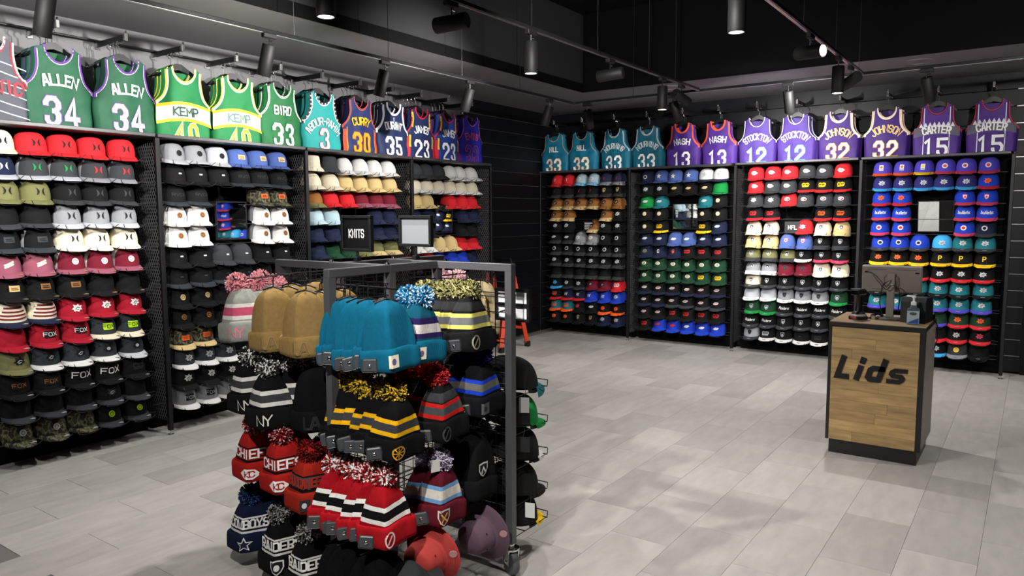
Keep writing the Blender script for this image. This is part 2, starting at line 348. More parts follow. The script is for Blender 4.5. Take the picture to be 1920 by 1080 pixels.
# row along the left wall
for i, y in enumerate((-.6, .65, 1.8, 3.12, 4.16, 5.2, 6.5)):
    lamp(-4.1, y, (-4.75, y - .12, .6), 'w', ORD[i] + ' black spotlight along the left track counted from the entrance, tipped at the caps', tint=(1, .98, .95))
for i, x in enumerate((-3.93, -2.97, -1.88, -.79, .5)):
    lamp(x, 6.97, (x + (-.05, .35, 0, .25, .1)[i], 7.75, .9), 'w', ORD[i] + ' black spotlight along the far wall track counted from the room corner', 'x', tint=(1, .97, .94), power=WALL_W * 1.1)
lamp(-2.69, -.3, (-5.4, 1.5, 2.5), 'a', 'black spotlight of the middle track nearest the entrance, aimed at the near jerseys', power=ACROSS_W * 1.3)
lamp(-2.69, .75, (-5.4, 2.3, 2.35), 'a', 'black spotlight second from the entrance on the middle track, aimed at the near caps', power=ACROSS_W * 1.3)
lamp(-2.69, 1.3, (-.85, 5.3, .5), 'a', 'black spotlight on the middle track aimed across at the sales counter', power=ACROSS_W * 1.1)
lamp(-2.69, 2.36, (-2.69, 2.36, 0), 'd', 'black spotlight pointing straight down above the beanie rack')
lamp(-2.69, 3.25, (-5.55, 2.75, 2.55), 'a', 'black spotlight lying level on the middle track above the beanie rack, aimed at the jerseys', power=ACROSS_W * 1.5)
lamp(-2.69, 4.04, (-2.69, 4.04, 0), 'd', 'black spotlight pointing straight down just beyond the beanie rack')
lamp(-2.69, 5.12, (-5.55, 4.6, 2.45), 'a', 'black spotlight lying level on the middle track, in front of the far turquoise jerseys', power=ACROSS_W * 1.3)
lamp(-2.69, 6.08, (-2.69, 6.08, 0), 'd', 'black spotlight pointing straight down near the far end of the middle track')
lamp(-2.69, 6.5, (-2.05, 8.7, 1.9), 'a', 'tilted black spotlight at the far end of the middle track showing its lit mouth', power=ACROSS_W * 1.1)
lamp(-1.27, .4, (-2.2, 2.2, .6), 'a', 'black spotlight on the counter track nearest the entrance, aimed at the beanie rack', power=ACROSS_W * .9)
lamp(-1.27, 1.6, (-1.27, 1.6, 0), 'd', 'black spotlight pointing down from the counter track near the entrance')
lamp(-1.27, 2.6, (-4.3, 8.7, 2.0), 'a', 'black spotlight on the counter track aimed at the caps by the room corner', power=ACROSS_W * 2.2)
lamp(-1.27, 3.75, (-1.27, 3.75, 0), 'd', 'black spotlight pointing straight down in front of the counter track bend')
lamp(-1.27, 5.2, (.9, 4.3, 2.55), 'a', 'black spotlight lying level on the counter track with bright mouth towards the right')
lamp(-1.27, 6.05, (-1.27, 6.0, 0), 'd', 'black spotlight pointing straight down above and behind the counter')
lamp(-1.27, 6.5, (-3.3, 8.75, 2.0), 'a', 'tilted black spotlight at the far end of the counter track, body leaning back', power=ACROSS_W * 1.2)
t4 = track('lighting_track', 'black suspended lighting track to the right of the counter track', [(.4, -1.5, TZ), (.4, 6.9, TZ)])
for y in (0, 2.5, 5): obj('suspension_wire', MB().tube([(.4, y, TZ + .01), (.4, y, ZC)], .0022, 5).mesh('suspension_wire', WIRE), t4)
lamp(.4, 3.2, (.1, 3.6, 0), 'd', 'black spotlight pointing down from the rightmost track beside the counter')
lamp(.4, 5.5, (.3, 5.6, 0), 'd', 'unseen black spotlight added on the rightmost track to light the right side of the counter', power=DOWN_W * .7)  # added out of view to brighten the counter's right side
lamp(.4, 4.4, (-1.0, 8.7, 1.9), 'a', 'black spotlight of the rightmost track aimed at the bright caps behind the counter')

# ------------------------------------------------------------------ cap racks against the walls
def side_mesh():
    """expanded-metal side panel, 0.34 deep and 2.0 high: crossing diagonal strands"""
    mb = MB(); dx, hh = .34, 2.05; st = .05; z = -dx * 1.7
    while z < hh:
        for sgn in (1, -1):
            a = [(0, z), (dx, z + dx * 1.7)] if sgn == 1 else [(0, z + dx * 1.7), (dx, z)]
            (x0, za), (x1, zb) = a
            lo, hi = 0.0, 1.0
            for lim, s in ((0, 1), (hh, -1)):
                da, db = (za - lim) * s, (zb - lim) * s
                if da < 0 and db < 0: lo = 2; break
                if da < 0: lo = max(lo, da / (da - db))
                if db < 0: hi = min(hi, da / (da - db))
            if lo >= hi: continue
            P0 = (x0 + (x1 - x0) * lo, za + (zb - za) * lo); P1 = (x0 + (x1 - x0) * hi, za + (zb - za) * hi)
            wv = .008
            mb.add([(0.0008 * sgn, P0[0], P0[1] - wv), (0.0008 * sgn, P1[0], P1[1] - wv), (.0008 * sgn, P1[0], P1[1] + wv), (.0008 * sgn, P0[0], P0[1] + wv)], [(0, 1, 2, 3)])
        z += st
    return mb.mesh('side_mesh', MESHW)
SIDE = side_mesh()
POST = MB().box(-.016, .016, -.016, .016, .035, 2.185, bev=.003).mesh('post', BLK)
FOOT = MB().lathe([(.022, 0), (.022, .006), (.009, .01), (.007, .036)], 14).mesh('levelling_foot', CHR, True)
NR, PZ = 13, .1545
def rowz(k): return 2.045 - PZ * k
CPITCH, COFF = .19, .19
def shelf_mesh(cols):
    mb = MB()
    mb.tube([(.03, .30, -.002), (1.29, .30, -.002)], .004, 5); mb.tube([(.03, .12, -.008), (1.29, .12, -.008)], .003, 5)
    for c in cols:
        x = COFF + CPITCH * c
        mb.tube([(x - .035, .31, 0), (x - .055, .1, -.012), (x - .06, .022, -.02), (x - .078, .0, .002)], .0024, 5)
        mb.tube([(x + .035, .31, 0), (x + .055, .1, -.012), (x + .06, .022, -.02), (x + .078, .0, .002)], .0024, 5)
        mb.tube([(x - .06, .022, -.02), (x - .03, .03, -.03), (x + .03, .03, -.03), (x + .06, .022, -.02)], .002, 5)
    return mb.mesh('wire_shelf', WIRE)
SHELF = {}
BACKP = MB().box(.0, 1.32, .315, .33, .05, 2.185).mesh('back_panel', BLK2)
LEDGE = MB().box(-.0, 1.315, -.03, .33, 2.187, 2.212, bev=.003).mesh('jersey_ledge', mat('ledge_grey', '3a3a3c', rough=.4))
UW = 1.336
def rack(idx, origin, rz, label, last, rows):
    t = thing('cap_rack', label, 'display rack', origin, (0, 0, rz), 'wall racks of caps')
    p = obj('post', POST, t); obj('levelling_foot', FOOT, p)
    if last:
        p = obj('post', POST, t, loc=(UW, 0, 0)); obj('levelling_foot', FOOT, p)
        obj('side_mesh', SIDE, t, loc=(UW - .004, .0, .1), kind='stuff')
    obj('side_mesh', SIDE, t, loc=(.004, 0, .1), kind='stuff')
    obj('back_panel', BACKP, t); obj('jersey_ledge', LEDGE, t)
    box('kick_panel', (.02, 1.315, .28, .3, .0, .12), BLK2, t)
    for k in range(NR):
        key = tuple(c for c in range(6) if rows[k][c] != '-')
        if not key: key = tuple(range(6))
        if key not in SHELF: SHELF[key] = shelf_mesh(key)
        obj('wire_shelf', SHELF[key], t, loc=(0, -.012, rowz(k) - .014))
    return t

# ------------------------------------------------------------------ caps
CC = {'k': ('0b0b0c', 'black'), 'K': ('333538', 'charcoal'), 'g': ('85878b', 'grey'), 'G': ('a9acb2', 'light grey'), 'w': ('d8d8d6', 'white'), 'r': ('c8222a', 'red'), 'R': ('6a1428', 'maroon'),
      'b': ('1c3cb4', 'royal blue'), 'n': ('161d38', 'navy'), 'u': ('4a5f9c', 'slate blue'), 't': ('1f6f78', 'teal'), 'c': ('7fb8d8', 'pale blue'), 'y': ('f2c414', 'yellow'), 'o': ('ee5a1e', 'orange'),
      'p': ('4a3fae', 'violet'), 'e': ('12813c', 'green'), 'E': ('163a26', 'dark green'), 'a': ('cbb27e', 'tan'), 'A': ('d9cfb8', 'cream'), 'l': ('6b6c45', 'olive'), 'F': ('9a1226', 'crimson red'), 'm': ('8a4c5c', 'dusty pink'),
      'f': ('4c4a36', 'camouflage'), 'B': ('8a5a2b', 'brown'), 's': ('b9bcc0', 'silver'), 'd': ('2e3338', 'dark grey'), 'q': ('9fb6bf', 'ice grey'), 'v': ('20263f', 'slate navy'), 'L': ('b7e01a', 'lime'), 'z': ('3fa6e0', 'sky blue'), 'x': ('c83a5a', 'crimson'), 'P': ('2d2a6b', 'indigo')}
CH = {k: hx(v[0]) for k, v in CC.items()}
STY = {'f': dict(a=.092, b=.101, h=.125, n=2.9, droop=.006, bl=.07), 't': dict(a=.092, b=.101, h=.128, n=2.8, droop=.008, bl=.07), 'c': dict(a=.088, b=.100, h=.122, n=2.25, droop=.03, bl=.074)}
def crown_y(s, x, z, lift=.0):
    p = STY[s]; k = max(1 - (min(z / p['h'], .999)) ** p['n'], 0) ** (1 / p['n']); q = x / (p['a'] * k + 1e-6)
    return -(p['b'] * k * math.sqrt(max(1 - q * q, 0.02)) + lift) + .12 * z
def crown_mesh(s, lo, hi, nm):
    p = STY[s]; mb = MB(); nphi = max(6, int(22 * (hi - lo) / 360)); nt = 8; vs = []; fs = []
    full = hi - lo >= 359
    for j in range(nt + 1):
        th = j / nt * math.pi / 2; z = p['h'] * math.sin(th) ** (2 / p['n']); k = max(math.cos(th), 0) ** (2 / p['n'])
        for i in range(nphi + (0 if full else 1)):
            f = R(lo + (hi - lo) * i / nphi); kk = 1 + .012 * math.cos(6 * f) * (1 - .3 * j / nt)
            vs.append((p['a'] * k * kk * math.sin(f), -p['b'] * k * kk * math.cos(f) + .12 * z, z))
    m = nphi + (0 if full else 1)
    for j in range(nt):
        for i in range(nphi): fs.append((j * m + i, j * m + (i + 1) % m, (j + 1) * m + (i + 1) % m, (j + 1) * m + i))
    mb.add(vs, fs)
    if hi > 200 or (lo < 0 < hi): mb.lathe([(.009, 0), (.008, .004), (.0035, .007)], 8, at=(0, .12 * p['h'], p['h'] - .002))
    return mb.mesh(nm, FAB, 'all')
def brim_mesh(s):
    p = STY[s]; mb = MB(); n = 14; m = 3; top = []
    for i in range(n + 1):
        f = R(-80 + 160 * i / n); ix, iy = p['a'] * math.sin(f), -p['b'] * math.cos(f)
        ox = (p['a'] + .004) * math.sin(f) ** 1 ; oy = -p['b'] * math.cos(f) - p['bl'] * max(math.cos(f * 1.08), 0) ** .62
        for j in range(m + 1):
            q = j / m; x = ix + (ox - ix) * q; y = iy + (oy - iy) * q
            z = .004 - p['droop'] * (x / .09) ** 2 * (0.35 + .65 * q) - .012 * q * q + (p['droop'] * .35) * (1 - q)
            top.append((x, y, z))
    k = m + 1; N = len(top); vs = top + [(x, y, z - .004) for x, y, z in top]; fs = []
    for i in range(n):
        for j in range(m):
            a = i * k + j; fs.append((a, a + 1, a + k + 1, a + k)); fs.append((N + a, N + a + k, N + a + k + 1, N + a + 1))
        a = i * k + m; fs.append((a, N + a, N + a + k, a + k))
    mb.add(vs, fs); return mb.mesh('brim', FAB, True)
CRN = {s: crown_mesh(s, -180, 180, 'crown') for s in 'fc'}; CRN['t'] = crown_mesh('t', -72, 72, 'front_panel'); TBK = crown_mesh('t', 72, 288, 'mesh_back')
BRM = {s: brim_mesh(s) for s in 'ftc'}
STK = {}
for s in 'ftc':
    for tag_, (sx, sy) in {'r': (.045, -.128), 'm': (0, -.142)}.items():
        mb = MB(); fan(mb, ell(.02, .012, 12), lambda u, v, s=s, sx=sx, sy=sy: (sx + u, sy + v, .0065 - STY[s]['droop'] * ((sx + u) / .09) ** 2 * .8 - .006 + STY[s]['droop'] * .15), rings=2)
        STK[s + tag_] = mb.mesh('size_sticker', STICK)
LOGO = {}
def rect(a, b, x=0, y=0): return dens([(x - a, y - b), (x + a, y - b), (x + a, y + b), (x - a, y + b)], 4)
def logo_layers(t, c):
    """-> list of (layer key, colour letter, builder(mb, fn))"""
    a = c[0]; b = c[1] if len(c) > 1 else 'k'
    F = lambda pts, rings=3, cc=None: (lambda mb, fn: fan(mb, pts, fn, rings=rings, c=cc))
    T = lambda s, h, wd, **k: (lambda mb, fn: text(mb, s, h, wd, fn, seg=.01, **k))
    def S(*ls, wd=.005): return lambda mb, fn: [stroke(mb, list(q), wd, fn, .01) for q in ls]
    def cres(mb, fn):
        for sg in (-1, 1):
            vs = []; n = 8
            for i in range(n + 1):
                v = -.022 + .044 * i / n; k = 1 - (v / .022) ** 2; u0 = .0215 - .015 * k
                for q in (0, .5, 1): vs.append(fn(sg * (u0 + q * (.003 + .0095 * k)), v))
            mb.add(vs, [(i * 3 + q, i * 3 + q + 1, i * 3 + q + 4, i * 3 + q + 3) if sg > 0 else (i * 3 + q + 3, i * 3 + q + 4, i * 3 + q + 1, i * 3 + q) for i in range(n) for q in (0, 1)])
    burst = dens([(-.034, -.008), (-.022, -.012), (-.018, -.024), (-.004, -.018), (.01, -.026), (.016, -.012), (.034, -.012), (.024, 0), (.032, .014), (.016, .014), (.006, .026), (-.006, .016), (-.024, .022), (-.02, .006)], 2)
    hexa = dens([(-.038, 0), (-.033, .022), (.033, .022), (.038, 0), (.033, -.022), (-.033, -.022)], 3)
    wavy = lambda y, ph: [(-.036 + .006 * i, y + (.0085 if (i + int(ph)) % 2 else -.0085) * (1 - .25 * ((i * 7) % 3))) for i in range(13)]
    z = {'H': [(a, cres)], 'P': [(a, F(rect(.03, .018))), (b, S([(-.018, .004), (.012, .004)], [(-.018, -.006), (.018, -.006)], wd=.006))], 'O': [(a, F(ell(.021, .021))), (b, S([(0.011 * math.cos(k * math.pi / 6), .011 * math.sin(k * math.pi / 6)) for k in range(13)], wd=.003))],
         'S': [(a, F(shield(.026))), (b, F(shield(.020))), (a, F(ell(.009, .012, 12)))], 'F': [(a, T('FOX', .034, .17, shear=.15, wide=.95))], 'X': [(b, F(hexa)), (a, T('FOX', .022, .17, wide=.95))],
         'R': [(a, T('RVCA', .02, .13, wide=.95))], 'M': [(a, F(rect(.012, .005)))], 'Z': [(a, F(burst)), ('d' if a not in 'dk' else 's', S([(-.012, -.006), (.002, .006), (.014, .002)], [(-.006, -.012), (.008, -.008)], wd=.0045))], 'q': [(a, F(burst)), (b, F(ell(.013, .011, 12)))], '*': [(a, F(star(.034)))],
         'G': [(a, F(ell(.03, .021))), (b, T('G', .024, .2, wide=.9))], 'N': [(a, T('NY', .032, .17, gap=.3))], 'C': [(a, T('C', .036, .2))], 'B': [(a, T('B', .036, .2))], 'Y': [(a, T('P', .04, .2))],
         'T': [(a, lambda mb, fn: (stroke(mb, wavy(.013, 0), .0055, fn, .01), stroke(mb, wavy(-.009, 1), .006, fn, .01), stroke(mb, [(-.036, -.0215), (.03, -.0185)], .004, fn, .01)))], 'D': [(a, T('Raiders', .026, .16, shear=.25, gap=1))], 'U': [(a, T('bullets', .028, .17, shear=.15, gap=1))],
         'E': [(a, F(dens([(-.036, -.006), (-.01, .016), (.03, .014), (.038, .002), (.02, -.012), (-.012, -.014)], 3)))], 'e': [(a, F(dens([(-.036, -.006), (-.01, .016), (.03, .014), (.038, .002), (.02, -.012), (-.012, -.014)], 3))), (b, S([(-.012, .0), (.026, .004)], wd=.007))],
         'V': [(a, F(dens([(-.038, .002), (-.02, .022), (.012, .019), (.038, -.002), (.008, -.021), (-.022, -.018)], 3))), (b, T('KC', .02, .2, gap=.4, wide=.7))], 'Q': [(a, F(ell(.031, .02))), (b, F(ell(.026, .016))), (a, T('SF', .018, .18, gap=.5, wide=.7))],
         'h': [(a, S([(-.07, -.034), (.07, -.034)], [(-.066, -.012), (.066, -.012)], [(-.056, .01), (.056, .01)], [(-.046, .032), (.046, .032)], wd=.009))], 'L': [(a, S([(-.022, -.004), (.022, .014)], [(-.022, -.018), (.022, 0)], wd=.011))], 'W': [(a, F(ell(.026, .024))), (b, F(ell(.016, .014)))], 'I': [(a, T('I', .03, .25))], 'K': [(a, F(rect(.02, .028))), (b, F(ell(.012, .013, 14, 0, .008))), ('p', S([(-.014, -.016), (.014, -.016)], wd=.006))]}
    return z[t]
LDESC = {'H': 'crescent mark', 'P': 'rectangular patch', 'O': 'round patch', 'S': 'shield badge', 'F': 'big lettering', 'X': 'lettered patch', 'R': 'wide lettering', 'M': 'small mark', 'Z': 'emblem', 'q': 'emblem', '*': 'star', 'G': 'oval letter badge',
         'N': 'letters', 'C': 'letter C', 'B': 'letter B', 'Y': 'letter P', 'T': 'script', 'D': 'script', 'U': 'word mark', 'E': 'wing emblem', 'e': 'wing emblem', 'V': 'arrowhead badge', 'Q': 'oval badge', 'L': 'slanted bars', 'h': 'stripes', 'W': 'ball emblem', 'I': 'bar mark', 'K': 'upright patch'}
def cap_parts(t, tok, sticker=None):
    """tok: style crown brim [back] :logo colours"""
    body, _, lg = tok.partition(':'); s = body[0]; cr, br = body[1], body[2]; bk = body[3] if len(body) > 3 else cr
    L = []
    if s == 't':
        L += [(obj('front_panel', CRN['t'], t, color=CH[cr]), cr), (obj('mesh_back', TBK, t, color=CH[bk]), bk)]
    else: L.append((obj('crown', CRN[s], t, color=CH[cr]), cr))
    L.append((obj('brim', BRM[s], t, color=CH[br]), br))
    for o, c in L:
        if c == 'f': o.material_slots[0].link = 'OBJECT'; o.material_slots[0].material = CAMO
    if lg:
        for i, (c, fnb) in enumerate(logo_layers(lg[0], lg[1:])):
            key = (s, lg[0], i)
            if key not in LOGO:
                mb = MB(); zc = .062
                fnb(mb, lambda u, v, s=s, i=i, zc=zc: (u, crown_y(s, u, zc + v, .0045 + .0015 * i), zc + v))
                LOGO[key] = mb.mesh('logo', THREAD)
            obj('logo' if i == 0 else 'logo_detail', LOGO[key], t, color=CH[c])
    if sticker: obj('size_sticker', STK[s + sticker[0]], t, color=CH[sticker[1]])
def bucket_mesh(): 
    mb = MB(); mb.lathe([(.142, -.045), (.143, -.042), (.125, -.02), (.1, .0), (.096, .008), (.09, .06), (.082, .09), (.07, .1), (.03, .104), (.001, .105)], 30); return mb.mesh('bucket_body', FAB, True)
BUCKH = MB().lathe([(.158, -.03), (.159, -.026), (.128, -.008), (.104, .0), (.097, .01), (.09, .06), (.083, .085), (.07, .098), (.03, .104), (.001, .105)], 36).mesh('bucket_body', FAB, True)
BUCK = bucket_mesh(); BUCKB = MB().lathe([(.1005, .0), (.0975, .016)], 30, close=False).mesh('hat_band', FAB, True)

def desc(tok):
    body, _, lg = tok.partition(':'); s = body[0]
    if s == 'b': return CC[body[1]][1] + ' bucket hat'
    d = CC[body[1]][1] + ' ' + {'f': 'snapback', 't': 'trucker cap', 'c': 'curved cap'}[s]
    if body[2] != body[1] and not lg: d += ' with ' + CC[body[2]][1] + ' brim'
    if lg: d += ' with ' + CC[lg[1]][1] + ' ' + LDESC[lg[0]]
    return d
def expand(row):
    out = []
    for tk in row.split():
        a, _, n = tk.partition('*') if not ('*' in tk and ':*' in tk) else (tk, '', '')
        if ':*' in tk:
            m = tk.rsplit('x', 1); a, n = (m[0], m[1]) if len(m) == 2 and m[1].isdigit() else (tk, '')
        out += [a] * (int(n) if n else 1)
    return out + ['-'] * (6 - len(out))

U = [
# nearest left rack; columns run from the entrance, so the first ones lie outside the photograph
("- fAA:Hk frr:Hk*4|- tnGG:HG tKGG:He*2 tKgg:Hr*2|- fll:Hk fll:Hk fkK:Hd fkK:Hd*2|- fkK fkK tgGK:Hk*3|- tkdk:Pdk tkdG:Pdk fAA:Hk*3|- fmm:LA fmm:LA tRmw:Owr*3|- fkk:PaB fkk:PBk*2 fkk*2|- fAn:hR*2 fFF:Zwk*3"
 "|- fFF fFF:Xwk fFF:Xwk tdAd:XkL*2|- fll:Zk tdwd:Zk*2 tdwd:qks tdsd:qks|- fkk:XBk fkk:XBk fkk:Fw fkk:Fw fkk:Td|- fkK*3 fkK:Zd fkK|- fff:Os fff:Os fff fkK:OL*2"),
("tgGg:Ok*2 tGGG:Ok fuu:PaB*3|fkk:Mw*3 fkd:Rd*3|fkd:Rd*2 - - fff:Po*2|twwg:OBk*2 - - twwg:OBk*2|twwg:OBk*2 - - twwg:OBk*2|fkk:Mw*2 tKKK:Mw*2 fkk:Mw*2|fkd:Md*4 fkk*2|fkk:Oak*2 fkk - - -|fkk:OBk*2 fkk - - -|tfaf:PoB*2 tkdk - - -|tdwd:Zs*3 - - -|fkk:Zw*3 - - -|fgw:Xsk*3 - - -"),
("bA bK cww*4|cAA*2 caa*4|cBl crr*2 cRm*3|cqq*2 - - cnv*2|cnn*2 - - cnv*2|cnn cEE*2 cll cla*2|- - - - - -|- - - - - -|- - - - - -|- - - - - -|- - - - - -|- - - - - -|- - - - - -"),
("cKK*3 cww*3|cAw*6|caa*2 - crr*3|cnn*2 - - cnn*2|ckk*2 - - ckk*2|cww*2 caa*2 crr*2|crr*2 cbb*3 cnn|- - - - - -|- - - - - -|- - - - - -|- - - - - -|- - - - - -|- - - - - -"),
("crr:Iw*2 cqc:Zw*2 cvg:Ir*2|ckK:IR ckK:IR ckK:Ir*2 ckK:Sak*2|cBa:Zk*4 cBB:Zk*2|cBa:Zk*2 - - cBa:Zk ckk:Zs|ckk:Zs*2 - cBa:Zk ckk:Zs*2|ckK:Es*2 cgg:Zw*2 ckk:Ws*2|ckK:Wsk*6|ckK:Zsk*6|ckK*6|fkz:Zz fkd:Zs*2 fRR:Zk*2 frr:Tw|fkr:To fnr:Nw*2 fbb:Nw*2 fbb:Zs|fto:To*2 fkk:Zr fkk:Es fko:Zo*2|fkk:Zo*2 fkk:Sak*2 fnn:Zs*2"),  # charcoal brims on the black caps: light they catch, put into the colour
("fnn:Ws fuu:*w fuu:*w fuu:*w fwv:*G fwv:*G|fkk:Zs*2 fkk:Ea*3 fee|fee:Es ftt:Es - - ftt:Es fkk:Was|fkk:Was*2 - - fkk:Was*2|fkk:Was fky:Ty - - fky:Ty fnn:Es|fnn:Es*2 fuu:Ew*2 fnn:Es*2|fnn:Zl fnn:Cw fnn:Bo fkk:Tr fkk:Tr*2|fEE:GAE*6|fEE:GAE*4 fEE:Ty*2|fkn:esr*6|fkn:esr*2 fkd:esr*4|fkk:esr*2 fkk:Tr*4|fkk:Tr fbb:Er*2 fbb:Ewr*3"),
("frr:Vwr*3 fKK:Vwr*2 frr:Vwr|frr:Vwr fKK:Vwr*2 fkr:Ty*3|fKK:Zw*2 frr:Qwr fKK:Qwr*3|fkr:Tr*2 - - fkr:To*2|cAA:Ssk*2 - frr:Zw cAA:Ssk caa:Ssk|caa:Ssk*2 cuu:Sxw*2 ckK:Ssk*2|clK:Ssk*3 fkw:Ssk fkx:Ssk*2|cgw:Ssk*2 fRR:Sdk*2 fAA:Ssk*2|fAK:Ssk fkK:Ssk*5|fGw*2 fgw:Sdk*3 fEe:Ssk|fEe:Ssk*2 fkK:Dw*4|fkK:Dw*2 fkK:Ssk*3 -|fGK:Sdk fkw:Ts fkw:Ssk fkw:Md fkw:Td -"),
("fpo:Kwo*2 fpy:Kwy fpx:Wwx*3|fPz:Zs*5 fbr:Zo|fbr:Zo*2 - - fbx:Sxw*2|fbx:Uw*2 - - fbx:Uw*2|fbx:Wwr*2 - - fbx:Wwr fnK:Ws|fbK:Wsn*3 fzK:Zs ftK:Zs*2|fky:Zo*3 fky:Yy*3|fkr:Zx*3 fkr:Zs*3|ftk:Zs*6|ftp:Zs*6|- - - fEp fEr:Zo*2|- - - fkr fkr:Zs fkr:Zx|- - - fkz:Zs fKg:Wya fkk"),
]
UORG = [((-5.2, 1.62, 0), R(90)), ((-5.2, 2.956, 0), R(90)), ((-5.2, 4.292, 0), R(90)), ((-5.2, 5.628, 0), R(90)), ((-5.59, 8.62, 0), 0), ((-4.245, 8.62, 0), 0), ((-2.885, 8.62, 0), 0), ((-1.545, 8.62, 0), 0)]
UNAME = ['nearest rack', 'second left rack', 'third left rack', 'last left rack', 'corner far rack', 'second far rack', 'third far rack', 'counter rack']
ULAB = ['black wall rack of caps nearest the camera on the left wall', 'black wall rack of caps with a small mirror below green and gold jerseys', 'black wall rack of plain caps behind the knits sign', 'black wall rack of plain caps at the end of the left wall',
        'black wall rack of caps beside the room corner on the far wall', 'black wall rack of caps with a mirror below turquoise and purple jerseys', 'black wall rack of caps below the jerseys numbered 12', 'black wall rack of bright caps behind the sales counter']
for ui, rows in enumerate(U):
    rows = [expand(r) for r in rows.split('|')]
    org, rz = UORG[ui]; M = Matrix.Translation(org) @ Matrix.Rotation(rz, 4, 'Z')
    rack(ui, org, rz, ULAB[ui], ui in (3, 7), rows)
    for k, row in enumerate(rows):
        for c, tok in enumerate(row):
            if tok == '-': continue
            x = COFF + CPITCH * c + random.uniform(-.008, .008)
            if ui == 0 and k >= 7 and c < 6: x -= .0
            P = M @ Vector((x, .155 + random.uniform(-.01, .01), rowz(k) + .002))
            pos = (('' if c == 5 else ORD[5 - c] + ' ') + 'last') if ui == 0 else ORD[sum(1 for q in row[:c] if q != '-')]
            lab = f"{desc(tok)}, {pos} in {'top' if k == 0 else 'bottom' if k == 12 else ORD[k]} row of {UNAME[ui]}"
            nm = {'b': 'bucket_hat', 'f': 'snapback_cap', 't': 'trucker_cap', 'c': 'curved_cap'}[tok[0]]
            t = thing(nm, lab, 'hat' if tok[0] == 'b' else 'cap', P, (R(9 + random.uniform(-2, 2)), R(random.uniform(-1.5, 1.5)), rz + R(random.uniform(-5, 5))), 'caps shown on the ' + UNAME[ui])
            if tok[0] == 'b':
                obj('bucket_body', BUCK, t, loc=(0, 0, .02), color=CH[tok[1]]); t.scale = (.85, .85, .95); t.rotation_euler[0] = R(4); obj('hat_band', BUCKB, t, loc=(0, 0, .02), color=CH[tok[1]])
                continue
            st = None
            if ui == 0 and k >= 5 and tok[0] in 'ft': st = ('r', 'a' if k < 8 else 's')
            if ui in (6, 7) and tok[0] == 'f' and k > 4: st = ('m', 's' if tok[2] != 'w' else 'd')
            cap_parts(t, tok, st)

# ------------------------------------------------------------------ jerseys over the racks
JH = .5
def jw(z):
    if z <= .23: return .222 - .012 * (.23 - z) / .23
    return .142 + .08 * math.exp(-((z - .23) / .05) ** 1.15)
def jtop(s):
    a = abs(s)
    return JH - .1 * math.sqrt(max(0, 1 - (a / .62) ** 2)) if a < .62 else JH - .035 * (a - .62) / .38
def jy(x, z, lift=0.0):
    q = x / .24
    return -(.03 + .035 * max(0, 1 - q * q) + .02 * max(0, 1 - z / .25) + .006 * math.sin(x * 38 + 2 * math.sin(z * 9)) * (1 - z / .6) + .004 * math.sin(x * 17 - z * 40)) - lift
SS = [0, .12, .24, .36, .46, .53, .58, .605, .62, .68, .76, .84, .92, 1]
SS = [-q for q in reversed(SS[1:])] + SS
def jersey_body():
    mb = MB(); NV = 18; vs = []; n = len(SS)
    for side in (0, 1):
        for j in range(NV + 1):
            for s in SS:
                z = jtop(s) * j / NV if side == 0 else (JH - .035 * max(abs(s) - .62, 0) / .38 - .03 * (1 if abs(s) < .62 else 0)) * j / NV; x = s * jw(z)
                y = jy(x, z) if side == 0 else .035 + .01 * math.cos(s * 1.5)
                if abs(s) == 1: y = .0
                vs.append((x, y, z))
    fs = []; o = (NV + 1) * n
    for j in range(NV):
        for i in range(n - 1):
            a = j * n + i; fs.append((a, a + 1, a + n + 1, a + n)); fs.append((o + a, o + a + n, o + a + n + 1, o + a + 1))
    mb.add(vs, fs); return mb.mesh('body', JERS, 'all')
JB = jersey_body()
JF = lambda lift: (lambda u, v: (u, jy(u, v, lift), v))
def neck_pts(off): return [(s * .142, jtop(s) - off) for s in SS if abs(s) <= .62]
def arm_pts(sg, off): return [(sg * (jw(z) - off), z) for z in [.215 + .25 * k / 14 for k in range(15)]]
_trim = {}
def trim_mesh(kind, off, wd, i):
    key = (kind, off, wd)
    if key not in _trim:
        mb = MB()
        if kind == 'n': stroke(mb, neck_pts(off), wd, JF(.003 + .0012 * i), .03)
        else: stroke(mb, arm_pts(kind, off), wd, JF(.003 + .0012 * i), .03)
        _trim[key] = mb.mesh('neck_trim' if kind == 'n' else 'armhole_trim', JERS)
    return _trim[key]
def patch(parent, nm, pts_fn, col, lift=.003, nu=40, nv=10):
    """cloth panel between two heights: pts_fn(s in -1..1) -> (x, z0, z1)"""
    mb = MB(); vs = []
    for i in range(nu + 1):
        x, a, b = pts_fn(-1 + 2 * i / nu)
        for j in range(nv + 1): z = a + (b - a) * j / nv; vs.append((x, jy(x, z, lift), z))
    mb.add(vs, [(i * (nv + 1) + j, (i + 1) * (nv + 1) + j, (i + 1) * (nv + 1) + j + 1, i * (nv + 1) + j + 1) for i in range(nu) for j in range(nv)])
    return obj(nm, mb.mesh(nm, JERS), parent, color=hx(col))
def hang_mesh():
    mb = MB(); pts = [(-.165, .435), (-.13, .462), (-.06, .505), (-.02, .53), (.02, .53), (.06, .505), (.13, .462), (.165, .435), (.16, .425), (.12, .44), (.05, .475), (0, .487), (-.05, .475), (-.12, .44), (-.16, .425)]
    n = len(pts); mb.add([(x, -.012, z) for x, z in pts] + [(x, .012, z) for x, z in pts], [])
    for i in range(n): mb.f.append((i, (i + 1) % n, n + (i + 1) % n, n + i)); mb.m.append(0)
    for i in range(7):
        a, b, c, d = i, i + 1, (n - 1 - i - 1) % n, (n - 1 - i) % n
        mb.f += [(d, c, b, a), (n + a, n + b, n + c, n + d)]; mb.m += [0, 0]
    return mb.mesh('shoulder_bar', PLAS)
HANG = hang_mesh()
